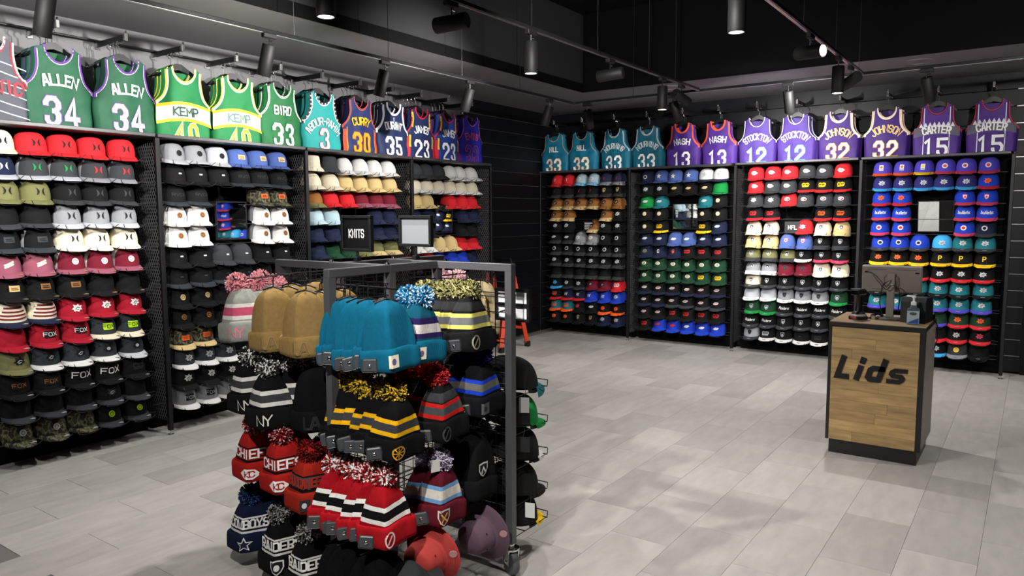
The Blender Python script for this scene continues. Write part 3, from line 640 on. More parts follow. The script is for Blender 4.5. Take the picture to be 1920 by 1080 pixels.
HOOK = MB().tube([(0, 0, .525)] + [(-.02 * math.sin(a), 0, .6 - .02 * math.cos(a) + .02 * 0) for a in [.0, .6, 1.3, 2.2, 3.14, 3.9, 4.6]], .0028, 6).mesh('hook', CHR, True)
JT = [  # body, trims (outer to inner), name, name colour, arch, number, number colour, outline, what makes it different
 ('4a4d55', [('e8e4e4', .012), ('c8202a', .012)], 'VIC', 'b8323c', .16, '', 'b8323c', 'f0f0f0', 'grey striped jersey with red and white trim'),
 ('1b5238', [('5a2f86', .013), ('dcd2e6', .004)], 'ALLEN', 'f2f2f0', .5, '34', 'f2f0ee', '6b3b8c', 'green jersey with purple trim numbered 34, left one'),
 ('1b5238', [('5a2f86', .013), ('dcd2e6', .004)], 'ALLEN', 'f2f2f0', .5, '34', 'f2f0ee', '6b3b8c', 'green jersey with purple trim numbered 34, right one'),
 ('15713d', [('f2d23a', .010), ('f4f0e0', .014)], 'KEMP', '1f4236', 0, '40', 'e2b32a', 'f4f0e0', 'green jersey with yellow trim and white chest band, left one'),
 ('15713d', [('f2d23a', .010), ('f4f0e0', .014)], 'KEMP', '5d7d76', 0, '40', 'e2b32a', 'f4f0e0', 'green jersey with yellow trim and white chest band, right one'),
 ('1c6b3a', [('f2f2ee', .006), ('1c6b3a', .006), ('f2f2ee', .006)], 'BIRD', 'f2f2ee', 0, '33', 'f2f2ee', '1c6b3a', 'green jersey with white trim numbered 33'),
 ('23a3a0', [('2b2024', .018), ('f0ece8', .01)], 'ABDUR-RAHIM', 'f0f0ec', .2, '3', 'f2eeea', 'b5483a', 'aqua jersey with black patterned trim numbered 3'),
 ('222f66', [('d2472c', .008), ('222f66', .006), ('e08a30', .004)], 'CURRY', 'f5b81c', .4, '30', 'f5a81c', 'e2641e', 'navy jersey with orange side panels numbered 30'),
 ('1d2a52', [('f0f0f0', .022)], 'DURANT', 'f2f2f2', .5, '35', 'f2f2f2', '54607e', 'navy jersey with broad white trim numbered 35'),
 ('1e2a57', [('c91d33', .014)], 'JAMES', 'f2f2f2', .4, '23', 'f2f2f2', '1e2a57', 'navy jersey with red and yellow sides numbered 23, left one'),
 ('27418f', [('c91d33', .014)], 'JAMES', 'f2f2f2', .4, '23', 'f2f2f2', '27418f', 'navy jersey with red and yellow sides numbered 23, right one'),
 ('2a28b4', [('e07a5a', .007), ('2a28b4', .005)], 'EWING', 'd05a7c', .5, '33', '3a34b0', 'e0606a', 'bright blue jersey with orange trim numbered 33'),
 ('0f6d8c', [('23313a', .006), ('d8b48a', .006)], 'HILL', 'f2f2ee', 0, '33', 'f4f2ea', 'c98a2a', 'turquoise jersey with gold edge numbered 33, left one'),
 ('0f6d8c', [('23313a', .006), ('d8b48a', .006)], 'HILL', 'f2f2ee', 0, '33', 'f4f2ea', 'c9962a', 'turquoise jersey with gold edge numbered 33, right one'),
 ('12687f', [('eef2f2', .005), ('24406a', .006), ('eef2f2', .005)], 'MOURNING', 'e8eeee', .19, '33', 'f0f2f2', '0e4f66', 'pinstriped turquoise jersey numbered 33, left one'),
 ('12687f', [('eef2f2', .005), ('24406a', .006), ('eef2f2', .005)], 'MOURNING', 'e8eeee', .19, '33', 'f0f2f2', '0e4f66', 'pinstriped turquoise jersey numbered 33, right one'),
 ('4a2a86', [('ee5a32', .02)], 'NASH', 'f6f6f6', .45, '13', 'f8f8f8', '4a2a86', 'purple jersey with orange trim numbered 13, left one'),
 ('4a2a86', [('ee5a32', .02)], 'NASH', 'f6f6f6', .45, '13', 'f8f8f8', '4a2a86', 'purple jersey with orange trim numbered 13, right one'),
 ('452c80', [('dcdce6', .008), ('2a1e4a', .005)], 'STOCKTON', 'f2f2f6', .2, '12', 'f4f4f8', '4fb0c4', 'purple jersey with silver trim numbered 12, left one'),
 ('452c80', [('dcdce6', .008), ('2a1e4a', .005)], 'STOCKTON', 'f2f2f6', .2, '12', 'f4f4f8', '4fb0c4', 'purple jersey with silver trim numbered 12, right one'),
 ('3b1d6e', [('e9d3b8', .009), ('d89a4a', .004), ('f0dcc8', .012)], 'JOHNSON', 'f0c98a', .2, '32', 'f4ece0', 'e09a1e', 'purple jersey with cream and gold trim numbered 32, left one'),
 ('3b1d6e', [('e9d3b8', .009), ('d89a4a', .004), ('f0dcc8', .012)], 'JOHNSON', 'f0c98a', .2, '32', 'f4ece0', 'e09a1e', 'purple jersey with cream and gold trim numbered 32, right one'),
 ('4c2a82', [('b8283a', .009), ('1a1420', .005)], 'CARTER', 'f2f0f4', .5, '15', 'f4f2f6', '3a2060', 'purple jersey with a grey zigzag band numbered 15, left one'),
 ('4c2a82', [('b8283a', .009), ('1a1420', .005)], 'CARTER', 'f2f0f4', .5, '15', 'f4f2f6', '3a2060', 'purple jersey with a grey zigzag band numbered 15, right one')]
LY = [1.93, 2.33, 2.77, 3.19, 3.64, 4.06, 4.50, 4.95, 5.38, 5.79, 6.22, 6.62]
RX = [-5.37, -4.94, -4.47, -4.02, -3.55, -3.11, -2.66, -2.22, -1.78, -1.32, -.865, -.40]
ARM = MB().box(-.005, .005, 0, .40, -.03, .012, bev=.002).mesh('arm_bar', PLAS)
ARMC = MB().box(-.012, .012, -.016, .012, -.034, .018, bev=.003).tube([(0, -.004, .01), (0, -.014, .034)], .007, 6).mesh('end_cap', CHR)
ARMB = MB().box(-.02, .02, .385, .4, -.045, .02, bev=.002).mesh('wall_bracket', CHR)
HC = [0, 0]
for i, (body, trims, name, ncol, arch, num, numc, outl, what) in enumerate(JT):
    left = i < 12
    M = (Matrix.Translation((-5.2, LY[i], 2.214)) @ Matrix.Rotation(R(90), 4, 'Z')) if left else Matrix.Translation((RX[i - 12], 8.62, 2.214))
    rz = R(90) if left else 0; wall = 'left wall' if left else 'far wall'
    where = ORD[i % 12] + f' along the {wall}'
    ya = random.uniform(-3, 3)
    a = thing('faceout_arm', f'display arm holding the {what}', 'display arm', M @ Vector((0, -.0, .645)), (0, 0, rz), 'display arms above the racks')
    obj('arm_bar', ARM, a); obj('end_cap', ARMC, a); obj('wall_bracket', ARMB, a)
    nb = (4 if i in (1, 2, 5, 6, 7, 8, 9, 10) else 3) if left else 2
    for b in range(nb):
        dy = .072 + .052 * b; P = M @ Vector((random.uniform(-.008, .008), dy, .0))
        jr = R(ya * (1 if b == 0 else .3) + (0 if b == 0 else random.uniform(-4, 4)))
        pre = f'{"front" if b == 0 else ORD[b] + " hidden"} '
        h = thing('clothes_hanger', f'black plastic hanger under the {ORD[b]} of the hanging jerseys, {where}', 'hanger', P, (0, 0, rz + jr), 'black hangers of the jerseys')
        obj('shoulder_bar', HANG, h); obj('hook', HOOK, h)
        lab = what + ', foremost' if b == 0 else f'{ORD[b]} jersey behind the {what}'
        t = thing('basketball_jersey', lab, 'jersey', P, (R(2 + b), 0, rz + jr), 'basketball jerseys above the ' + wall + ' racks')
        t.scale = (.98, 1 if b == 0 else .55, 1)
        obj('body', JB, t, color=hx(body))
        off = 0
        for q, (c, wd) in enumerate(trims):
            for kd in ('n', 1, -1): obj('neck_trim' if kd == 'n' else 'armhole_trim', trim_mesh(kd, off + wd / 2, wd, 0), t, color=hx(c))
            off += wd
        if b: continue
        z_n = .285
        if name == 'KEMP':
            ar = lambda s, k: k - .035 * s * s
            patch(t, 'chest_band', lambda s: (s * .215, ar(s, .115), ar(s, .245)), 'f4f2e6', .003)
            patch(t, 'band_edge', lambda s: (s * .215, ar(s, .228), ar(s, .25)), 'f2cf2a', .0042, nv=1)
            patch(t, 'band_edge', lambda s: (s * .215, ar(s, .11), ar(s, .132)), 'f2cf2a', .0042, nv=1)
        if name == 'CARTER':
            patch(t, 'grey_band', lambda s: (s * .205, .2 - .03 * s * s, .285 - .02 * s * s), '5f5c68', .003)
            mb = MB()
            for k in range(8):
                u = -.14 + .04 * k; b0 = .28 - .01 * (u / .14) ** 2; mb.add([JF(.0042)(u - .02, b0), JF(.0042)(u + .02, b0), JF(.0042)(u, b0 + .042)], [(0, 1, 2)])
            obj('zigzag', mb.mesh('zigzag', JERS), t, color=hx('dedce2'))
            for u in (-.115, .115): patch(t, 'white_stripe', lambda s, u=u: (u + s * .004, .0, .46), 'e4e0ea', .003, nu=2, nv=12)
            z_n = .245
        if name == 'MOURNING':
            for u in (-.15, -.1, -.05, 0, .05, .1, .15): patch(t, 'pinstripe', lambda s, u=u: (u + s * .0022, .0, .385 if abs(u) < .14 else .24), '0a3c66', .002, nu=1, nv=12)
        if name == 'CURRY':
            for sg in (-1, 1):
                patch(t, 'side_panel', lambda s, sg=sg: (sg * (.18 + .035 * (s + 1) / 2), .0, .2), 'd9481e', .0022, nu=6, nv=6)
                patch(t, 'gold_piping', lambda s, sg=sg: (sg * (.176 + .004 * s), .0, .22), 'e8a030', .003, nu=2, nv=6)
        if name == 'JAMES':
            for sg in (-1, 1):
                patch(t, 'side_panel', lambda s, sg=sg: (sg * (.17 + .045 * (s + 1) / 2), .0, .2), 'c91d33', .0022, nu=6, nv=6)
                patch(t, 'side_panel', lambda s, sg=sg: (sg * (.168 + .012 * s), .1, .22), 'ecc23a', .0034, nu=3, nv=6)
                patch(t, 'shoulder_stripe', lambda s, sg=sg: (sg * (.13 + .012 * s), .3, .45), 'e8c040' , .003, nu=3, nv=6)
        if i == 0:
            for k in range(6): patch(t, 'grey_stripe', lambda s, k=k: (s * .21, .06 + .06 * k - .05 * s, .067 + .06 * k - .05 * s), 'b8bcc6', .002, nv=2)
        if name == 'ABDUR-RAHIM':
            mb = MB()
            for sg in (-1, 1):
                for (u, v) in arm_pts(sg, .009)[1::2]: fan(mb, rect(.005, .006, u, v), JF(.006), rings=1)
            for (u, v) in neck_pts(.009)[1::2]: fan(mb, rect(.006, .005, u, v), JF(.006), rings=1)
            obj('trim_pattern', mb.mesh('trim_pattern', JERS), t, color=hx('f0ece8'))
        mb = MB(); nh = {'ABDUR-RAHIM': .06, 'MOURNING': .062, 'VIC': .075, 'KEMP': .058, 'HILL': .06, 'STOCKTON': .065, 'JOHNSON': .07}.get(name, .064)
        mw = {'HILL': .13, 'BIRD': .17, 'KEMP': .23, 'ABDUR-RAHIM': .42, 'MOURNING': .3, 'STOCKTON': .31, 'JOHNSON': .3, 'ALLEN': .22, 'CARTER': .25, 'NASH': .22}.get(name, .22)
        text(mb, name, nh, 'KEMP' == name and .13 or .16 if len(name) > 6 else .2, JF(.013 if name == 'KEMP' else .0085), x=.1 if i == 0 else 0, y={'KEMP': .178, 'VIC': .2, 'ABDUR-RAHIM': .24}.get(name, z_n), arch=arch, maxw=mw, wide=.6, gap=1.6)
        obj('player_lettering', mb.mesh('player_lettering', JERS), t, color=hx(ncol))
        if num:
            ny, nhh = (.015, .14) if name == 'KEMP' else (.083, .165) if left else (.068, .16)
            for q, (c, g, lf) in enumerate(((outl, .014, .0048), (numc, 0, .0062))):
                mb = MB(); text(mb, num, nhh, .175, JF(lf), y=ny, wide=.42 if left else .46, gap=3.0, grow=g * .8)
                mb.v = [(x, y, max(z, .002)) for x, y, z in mb.v]
                obj('number_lettering' if q else 'outline_lettering', mb.mesh('number_lettering', JERS), t, color=hx(c))
        if name == 'DURANT': 
            mb = MB(); text(mb, 'I', .03, .25, JF(.005), x=0, y=.345); obj('small_mark', mb.mesh('small_mark', JERS), t, color=hx('f2f2f2'))
rl = thing('wall_rail', 'thin black steel rail along the left wall carrying the display arms', 'rail', (0, 0, 0))
obj('rail_tube', MB().tube([(XW + .04, .6, 2.87), (XW + .04, 6.95, 2.87)], .009, 8).mesh('rail_tube', PLAS), rl)
for y in (1.7, 3.0, 4.3, 5.6, 6.8): obj('standoff', MB().tube([(XW, y, 2.87), (XW + .04, y, 2.87)], .007, 6).mesh('standoff', CHR), rl)

# ------------------------------------------------------------------ mirrors and small notices inside the racks
MIR = mat('mirror_glass', 'e8ecec', rough=.02, metal=1.0)
def mirror(label, M, wd, ht, tilt):
    t = thing('display_mirror', label, 'mirror'); t.matrix_world = M @ Matrix.Rotation(R(tilt), 4, 'X')
    f = .008
    box('glass', (-wd / 2, wd / 2, -.003, .0, -ht / 2, ht / 2), MIR, t)
    mb = MB().box(-wd / 2 - f, wd / 2 + f, -.006, .012, -ht / 2 - f, -ht / 2).box(-wd / 2 - f, wd / 2 + f, -.006, .012, ht / 2, ht / 2 + f).box(-wd / 2 - f, -wd / 2, -.006, .012, -ht / 2, ht / 2).box(wd / 2, wd / 2 + f, -.006, .012, -ht / 2, ht / 2)
    obj('mirror_frame', mb.mesh('mirror_frame', BLK), t)
    box('backing', (-wd / 2, wd / 2, .0, .012, -ht / 2, ht / 2), BLK2, t)
    box('bracket', (-.03, .03, .012, .2, ht / 2 - .05, ht / 2 - .03), BLK, t)
LM = lambda y, z, d=.1: Matrix.Translation((-5.2 - d, y, z)) @ Matrix.Rotation(R(90), 4, 'Z')
mirror('small square mirror among the caps of the second left rack', LM(3.61, 1.585) @ Matrix.Rotation(R(7), 4, 'Z'), .29, .29, 0)
mirror('narrow mirror among the plain caps of the last left rack', LM(6.235, 1.58), .28, .29, 2)
mirror('small dark framed mirror among the black and green football caps', Matrix.Translation((-3.535, 8.73, 1.595)), .31, .3, 1)
mirror('square mirror reflecting the pale floor behind the sales counter', Matrix.Translation((-.846, 8.73, 1.59)), .31, .31, 11)
def notice(label, M, wd, ht, lines):
    t = thing('notice_card', label, 'sign'); t.matrix_world = M
    box('card', (-wd / 2, wd / 2, 0, .003, -ht / 2, ht / 2), mat('black_card', '141416', rough=.5), t)
    for s, y, h, c in lines:
        mb = MB()
        if s == '#':
            fan(mb, rect(h, h, 0, y), lambda u, v: (u, -.001, v), rings=1)
        elif s == '_': stroke(mb, [(-wd * .36, y), (wd * .36, y)], h, lambda u, v: (u, -.001, v), 1)
        else: text(mb, s, h, .2, lambda u, v: (u, -.001, v), y=y, maxw=wd * .8)
        obj('print', mb.mesh('print', THREAD), t, color=hx(c))
notice('small black card with white print on the corner far rack', Matrix.Translation((-4.875, 8.7, 1.47)), .15, .13, [('_', .04, .012, 'd8d8d8'), ('_', .015, .012, 'd8d8d8'), ('_', -.01, .012, 'd8d8d8'), ('_', -.035, .012, 'd8d8d8')])
notice('small black card with white print behind the knits sign', LM(4.86, 1.5, .06), .14, .16, [('_', .055, .012, 'c8c8c8'), ('_', .03, .012, 'c8c8c8'), ('_', .005, .012, 'c8c8c8'), ('#', -.04, .022, 'c8c8c8')])
notice('black card with white letters on the third far rack', Matrix.Translation((-2.25, 8.7, 1.47)), .17, .13, [('NFL', 0, .04, 'e0e0e0')])
notice('dark card under the cap on the last left rack', LM(5.95, 1.02, .2), .1, .06, [('_', 0, .01, '888888')])

# ------------------------------------------------------------------ the four-armed beanie rack
rk = thing('beanie_rack', 'dark grey steel pinwheel rack on castors hung with knitted hats', 'display rack', (0, 0, 0))
PAN = [((-2.285, 1.985), (-2.285, 2.635)), ((-2.6, 2.635), (-1.865, 2.635)), ((-3.03, 2.325), (-2.285, 2.325)), ((-2.6, 2.325), (-2.6, 3.02))]
T_ = .017
for pi, ((ax, ay), (bx, by)) in enumerate(PAN):
    al = abs(ax - bx) > abs(ay - by)
    for z0_, z1 in ((.145, .179), (1.376, 1.41)):
        dz = .0005 * pi; e = .0004 * pi
        box('frame_rail', (ax - T_ - e, bx + T_ + e, ay - T_ - e, ay + T_ + e, z0_ - dz, z1 - dz) if al else (ax - T_ - e, ax + T_ + e, ay - T_ - e, by + T_ + e, z0_ - dz, z1 - dz), RACK, rk, bev=.002)
    for (px, py) in ((ax, ay), (bx, by)): box('frame_upright', (px - T_ - .0002, px + T_ + .0002, py - T_ - .0002, py + T_ + .0002, .178, 1.377), RACK, rk)
    mb = MB(); L = (bx - ax) if al else (by - ay); n = int(L / .075)
    for k in range(1, n):
        d = L * k / n; p = (ax + d, ay) if al else (ax, ay + d); mb.tube([(p[0], p[1], .17), (p[0], p[1], 1.385)], .0024, 5)
    for k in range(17):
        z = .24 + .068 * k; mb.tube([(ax, ay + .004, z), (bx, by + .004, z)] if al else [(ax + .004, ay, z), (bx + .004, by, z)], .0024, 5)
        if k % 3 == 0: mb.tube([(ax, ay + .004, z + .018), (bx, by + .004, z + .018)] if al else [(ax + .004, ay, z + .018), (bx + .004, by, z + .018)], .0024, 5)
    obj('wire_grid', mb.mesh('wire_grid', BLK), rk, kind='stuff')
    mx, my = (ax + bx) / 2, (ay + by) / 2
    obj('bolt', MB().lathe([(.011, 0), (.010, .006), (.004, .01)], 12).mesh('bolt', CHR, True), rk, loc=(mx, my, 1.41))
WH = MB().lathe([(.02, -.014), (.044, -.013), (.048, -.008), (.048, .008), (.044, .013), (.02, .014)], 24).mesh('wheel', mat('castor_rubber', '4d5053', rough=.5), True)
for (px, py, a) in ((-2.285, 1.985, 20), (-1.865, 2.635, 60), (-3.03, 2.325, 110), (-2.6, 3.02, 10), (-2.44, 2.48, 40)):
    c = obj('castor', MB().lathe([(.03, .094), (.03, .1), (.012, .104), (.012, .118)], 14).box(-.021, -.017, -.02, .02, .04, .096).box(.017, .021, -.02, .02, .04, .096).tube([(-.024, 0, .048), (.024, 0, .048)], .006, 8).mesh('castor', CHR), rk, loc=(px, py, 0), rot=(0, 0, R(a)))
    c.scale = (1.25, 1.25, 1.25); obj('wheel', WH, c, loc=(0, 0, .048), rot=(0, R(90), 0))

# knitted hats
def sup(c, e): return math.copysign(abs(c) ** e, c)
BW, BT = .104, .03
def rdg(x, ridge): return ridge * .05 * max(0.0, 1 - abs(x + .012) / .085) ** 1.15
def bprof(z, H, pom):
    q = min(z / H, 1)
    return (1 - .66 * q ** 2.4) if pom else max(1 - q ** 3.2, 0.0) ** .5
def by_(x, z, H, pom, ridge, lift=0.0):
    f = bprof(z, H, pom); wx, ty = BW * f, BT * (f * .8 + .2)
    q = min(abs(x / (wx + 1e-6)), .98)
    return -(ty * (1 - q ** 2.3) ** (1 / 2.3) + rdg(x, ridge) * min(f * 1.6, 1) + lift)
_bm = {}
def beanie_meshes(key, base, bands, cuff, pom, H, ridge=1.0):
    if key in _bm: return _bm[key]
    cols = [base] + [b[2] for b in bands]; uniq = list(dict.fromkeys(cols)); zs = {0.06, H}
    for a, b, c in bands: zs |= {a, b}
    z = .06
    while z < H: zs.add(round(z, 4)); z += .016
    if not pom: zs |= {H * .93, H * .97, H * .99}
    zs = sorted(zs); n = 48; vs = []
    for z in zs:
        f = bprof(z, H, pom); q = z / H
        for k in range(n):
            a = 2 * math.pi * k / n; pl = 1 + (.09 if pom else .03) * math.cos(9 * a) * q ** 2
            x = BW * f * pl * sup(math.sin(a), .87); y = -(BT * (f * .8 + .2 * min(f * 3, 1))) * pl * sup(math.cos(a), .87)
            if math.cos(a) > 0: y -= rdg(x, ridge) * min(f * 1.6, 1)
            vs.append((x, y, z))
    mb = MB(); fs = []; ms = []
    for i in range(len(zs) - 1):
        zm = (zs[i] + zs[i + 1]) / 2; c = base
        for a, b, cc in bands:
            if a <= zm <= b: c = cc
        for k in range(n): fs.append((i * n + k, i * n + (k + 1) % n, (i + 1) * n + (k + 1) % n, (i + 1) * n + k)); ms.append(uniq.index(c))
    fs.append(tuple(range((len(zs) - 1) * n, len(zs) * n))); ms.append(0)
    mb.v, mb.f, mb.m = vs, fs, ms
    body = mb.mesh('knit_body', [knit(c) for c in uniq], 'all')
    mb = MB(); vs = []; pr = [(-.004, .004), (.004, .0), (.011, .004), (.013, .02), (.013, .066), (.011, .079), (.005, .084), (-.003, .082)]
    for off, z in pr:
        for k in range(n):
            a = 2 * math.pi * k / n; wob = .006 * math.sin(2 * a + 1) * (z / .08)
            x = (BW + off) * sup(math.sin(a), .85); y = -(BT + off + .006) * sup(math.cos(a), .85)
            if math.cos(a) > 0: y -= rdg(x, ridge)
            vs.append((x, y, z + wob))
    mb.add(vs, [(i * n + k, i * n + (k + 1) % n, (i + 1) * n + (k + 1) % n, (i + 1) * n + k) for i in range(len(pr) - 1) for k in range(n)])
    cf = mb.mesh('cuff', knit(cuff), 'all')
    pm = None
    if pom:
        mb = MB(); rr = random.Random(hash(key) % 1000 if False else len(key) * 7 + ord(key[0])); mb.lathe([(.001, -.038), (.027, -.027), (.038, 0), (.027, .027), (.001, .038)], 12, mi=0)
        for q in range(520):
            u = rr.uniform(-1, 1); th = rr.uniform(0, 6.283); s = math.sqrt(1 - u * u); d = Vector((s * math.cos(th), s * math.sin(th), u)); Lq = rr.uniform(.045, .057)
            tn = d.orthogonal().normalized(); tn.rotate(Quaternion(d, rr.uniform(0, 6.28))); bn = d.cross(tn); wq = .0027; e = d * Lq + tn * rr.uniform(-.006, .006)
            p0 = d * .024; vs = [p0 + tn * wq * .5, p0 - tn * wq * .5 + bn * wq * .4, p0 - tn * wq * .5 - bn * wq * .4, e + tn * wq, e - tn * wq + bn * wq, e - tn * wq - bn * wq]
            mb.add(vs, [(0, 3, 4, 1), (1, 4, 5, 2), (2, 5, 3, 0), (3, 5, 4)], rr.randrange(len(pom)))
        pm = mb.mesh('pompom', [knit(c) for c in pom])
    _bm[key] = (body, cf, pm); return _bm[key]
TAGM = MB().box(-.03, .03, -.009, .0, -.026, .026, bev=.006).mesh('security_tag', GTAG)
TAGP = MB().lathe([(.008, 0), (.007, .004), (.002, .007)], 10).mesh('tag_pin', CHR, True)
CLIP = MB().tube([(-.045, 0, -.008), (0, 0, .006), (.045, 0, -.008)], .004, 6).tube([(0, 0, .004), (0, 0, .035), (.006, 0, .05), (0, 0, .058)], .0028, 6).mesh('hanger_clip', PLAS)
def cuff_logo(kind, cols, ridge=1.0):
    mb = MB(); out = []
    f = lambda l: (lambda u, v: (u, -((BT + .019) * max(1 - min(abs(u) / (BW + .013), .99) ** (1 / .425), 0) ** .425 + rdg(u, ridge)) - .003 - l, v + .006 * math.sin(2 * math.atan2(u, .06) + 1) * 0))
    Z = .042
    if kind == 'NY': text(mb, 'NY', .042, .13, f(0), y=Z, gap=.1, wide=.7, seg=.01); out = [(mb, cols[0])]
    elif kind == 'LA':
        for k, c in ((.004, cols[1]), (0, cols[0])):
            m2 = MB(); text(m2, 'LA', .044, .13, f(0 if k else .001), y=Z, gap=.1, wide=.7, seg=.01, grow=k); out.append((m2, c))
    elif kind == 'star':
        fan(mb, star(.036, 0, Z), f(0)); m2 = MB(); fan(m2, star(.026, 0, Z), f(.001)); out = [(mb, cols[0]), (m2, cols[1])]
    elif kind == 'shield':
        fan(mb, shield(.034, 0, Z), f(0)); m2 = MB(); fan(m2, shield(.028, 0, Z), f(.001)); m3 = MB(); fan(m3, ell(.011, .015, 14, 0, Z), f(.002)); out = [(mb, cols[0]), (m2, cols[1]), (m3, cols[0])]
        if len(cols) > 2: 
            m3 = MB(); stroke(m3, [(-.015, Z - .018), (.013, Z + .016)], .006, f(.002), .01); stroke(m3, [(.015, Z - .018), (-.013, Z + .016)], .006, f(.0024), .01); out[2] = (m3, cols[2])
    elif kind == 'arrow':
        a = dens([(-.045, Z), (-.02, Z + .026), (.02, Z + .02), (.045, Z - .004), (.012, Z - .026), (-.024, Z - .02)], 3); fan(mb, a, f(0)); m2 = MB(); text(m2, 'KC', .026, .2, f(.001), y=Z, gap=.4, wide=.7, seg=.01); out = [(mb, cols[0]), (m2, cols[1])]
    elif kind == 'oval':
        stroke(mb, [(.018 * math.cos(q * math.pi / 8), Z + .028 * math.sin(q * math.pi / 8)) for q in range(17)], .006, f(0), .01); stroke(mb, [(-.008, Z - .012), (.008, Z + .012)], .006, f(0), .01); out = [(mb, cols[0])]
    elif kind == 'patch':
        fan(mb, rect(.02, .024, 0, Z), f(0)); m2 = MB(); fan(m2, ell(.009, .012, 12, 0, Z), f(.001)); out = [(mb, cols[0]), (m2, cols[1])]
    elif kind == 'spoke':
        stroke(mb, [(.024 * math.cos(q * math.pi / 8), Z + .024 * math.sin(q * math.pi / 8)) for q in range(17)], .005, f(0), .01)
        for q in range(4): stroke(mb, [(-.024 * math.cos(q * math.pi / 4), Z - .024 * math.sin(q * math.pi / 4)), (.024 * math.cos(q * math.pi / 4), Z + .024 * math.sin(q * math.pi / 4))], .004, f(.0003), .01)
        out = [(mb, cols[0])]
    return out
_cl = {}
def hats(front, direc, n, gap, rz, what, grp, base, bands=(), cuff=None, pom=None, logo=None, word=None, H=None, tag=None, sc=1.0, ridge=1.0, key=None, tilt=0, word_z=.128, pomx=0):
    key = key or grp; H = H or (.225 if pom else .262); cuff = cuff or base
    body, cf, pm = beanie_meshes(key, base, list(bands), cuff, pom, H, ridge)
    if key not in _cl:
        L = []
        if logo: L += [('logo', m.mesh('logo', THREAD), c) for m, c in cuff_logo(*logo, ridge=ridge)]
        if word:
            mb = MB()
            fb = lambda l: (lambda u, v: (u, by_(u, v, H, bool(pom), ridge, .006 + l), v))
            if word[0] == '@':
                fan(mb, shield(.032, .03, .13), fb(0)); L.append(('crest', mb.mesh('crest', THREAD), word[1])); mb = MB(); fan(mb, shield(.025, .03, .13), fb(.0012)); L.append(('crest', mb.mesh('crest', THREAD), '161616')); mb = MB(); stroke(mb, [(.022, .118), (.03, .14), (.04, .122)], .008, fb(.002), .01); L.append(('crest', mb.mesh('crest', THREAD), word[1]))
            else: text(mb, word[0], .036, .2, lambda u, v: (u, by_(u, v, H, bool(pom), ridge, .006), v), y=word_z, maxw=.17, wide=.62, seg=.01)
            if word[0] != '@': L.append(('word', mb.mesh('word', THREAD), word[1]))
        _cl[key] = L
    dx, dy = direc
    for i in range(n):
        j = 0 if i == 0 else random.uniform(-.012, .012)
        P = (front[0] - dx * gap * i + dy * j, front[1] - dy * gap * i + dx * j, front[2] + random.uniform(-.008, .008))
        o = 'front' if i == 0 else ORD[i]
        t = thing('knit_beanie', f'{what}, {"foremost" if i == 0 else ORD[i]} on its hook', 'beanie', P, (R(tilt + random.uniform(-3, 3)), R(random.uniform(-3, 3)), rz + R(random.uniform(-13, 13) if i else 0)), grp)
        t.scale = (sc, sc * (1 if i == 0 else .5), sc * (1 if i == 0 else random.uniform(.97, 1.03)))
        obj('knit_body', body, t); obj('cuff', cf, t)
        if pm: obj('pompom', pm, t, loc=(pomx + random.uniform(-.012, .012), random.uniform(-.02, .0), H + .022), rot=(random.uniform(0, 6), random.uniform(0, 6), random.uniform(0, 6)))
        obj('hanger_clip', CLIP, t, loc=(0, 0, H + (-.0 if not pom else -.012)))
        for nm, me, c in _cl[key]: obj({'logo': 'cuff_logo', 'crest': 'crest'}.get(nm, 'knitted_word'), me, t, color=hx(c))
        if tag is not None:
            g = obj('security_tag', TAGM, t, loc=(tag[0], tag[1], .03), rot=(R(random.uniform(-8, 8)), R(random.uniform(-12, 12)), R(tag[2]))); obj('tag_pin', TAGP, g, loc=(0, -.008, 0), rot=(R(90), 0, 0))
    # the hook itself is a part of the rack
    zt = front[2] + sc * (H + .05); ext = .04
    a = (front[0] + dx * ext, front[1] + dy * ext, zt); e = (-2.285, front[1], zt) if abs(dx) > abs(dy) else (front[0], 2.325 if dy < 0 else 2.64, zt)
    obj('peg_hook', MB().tube([e, a, (a[0] + dx * .01, a[1] + dy * .01, a[2] + .018)], .0035, 6).mesh('peg_hook', BLK), rk)
AX, AR = (1, 0), R(52)
CY_, CR = (0, -1), R(32)
TG = (-.085, -.065, -12)
hats((-1.99, 2.02, 1.035), AX, 6, .052, AR, 'teal cuffed knit beanie with small badge', 'teal beanies at the front of the rack', '0d5c78', logo=('patch', ('e8e0c8', '6a5a86')), tag=TG, ridge=1.5)
hats((-1.99, 2.17, 1.05), AX, 2, .07, AR, 'teal and purple striped beanie with blue pompom', 'striped teal pompom beanies', '124e62', [(.095, .115, '2c1f52'), (.115, .15, 'c9c5c0'), (.15, .175, '2c1f52')], cuff='0d5c78', pom=['2f86b8', 'cfe0ea', '1b5f86'], logo=('patch', ('e8e0c8', '6a5a86')))
hats((-1.95, 2.46, 1.045), AX, 5, .062, AR, 'black beanie with pale yellow stripes and speckled pompom', 'black and pale yellow pompom beanies', '151516', [(.095, .112, 'd6cd6a'), (.112, .143, '6a6b6e'), (.143, .16, 'd6cd6a'), (.17, .206, '2b2b2d')], pom=['b8b27a', '1c1c1c', '8a8550'], logo=('oval', ('8d8a6a',)), tag=TG, ridge=1.5)
hats((-1.99, 2.03, .70), AX, 6, .052, AR, 'black beanie with gold stripes and gold speckled pompom', 'black and gold pompom beanies', '0e0e10', [(.095, .112, 'e6ae14'), (.112, .143, '3a3b3e'), (.143, .16, 'e6ae14')], pom=['d8b22a', '121212', '7a6a20'], logo=('spoke', ('c8941c',)), tag=TG, ridge=1.5)
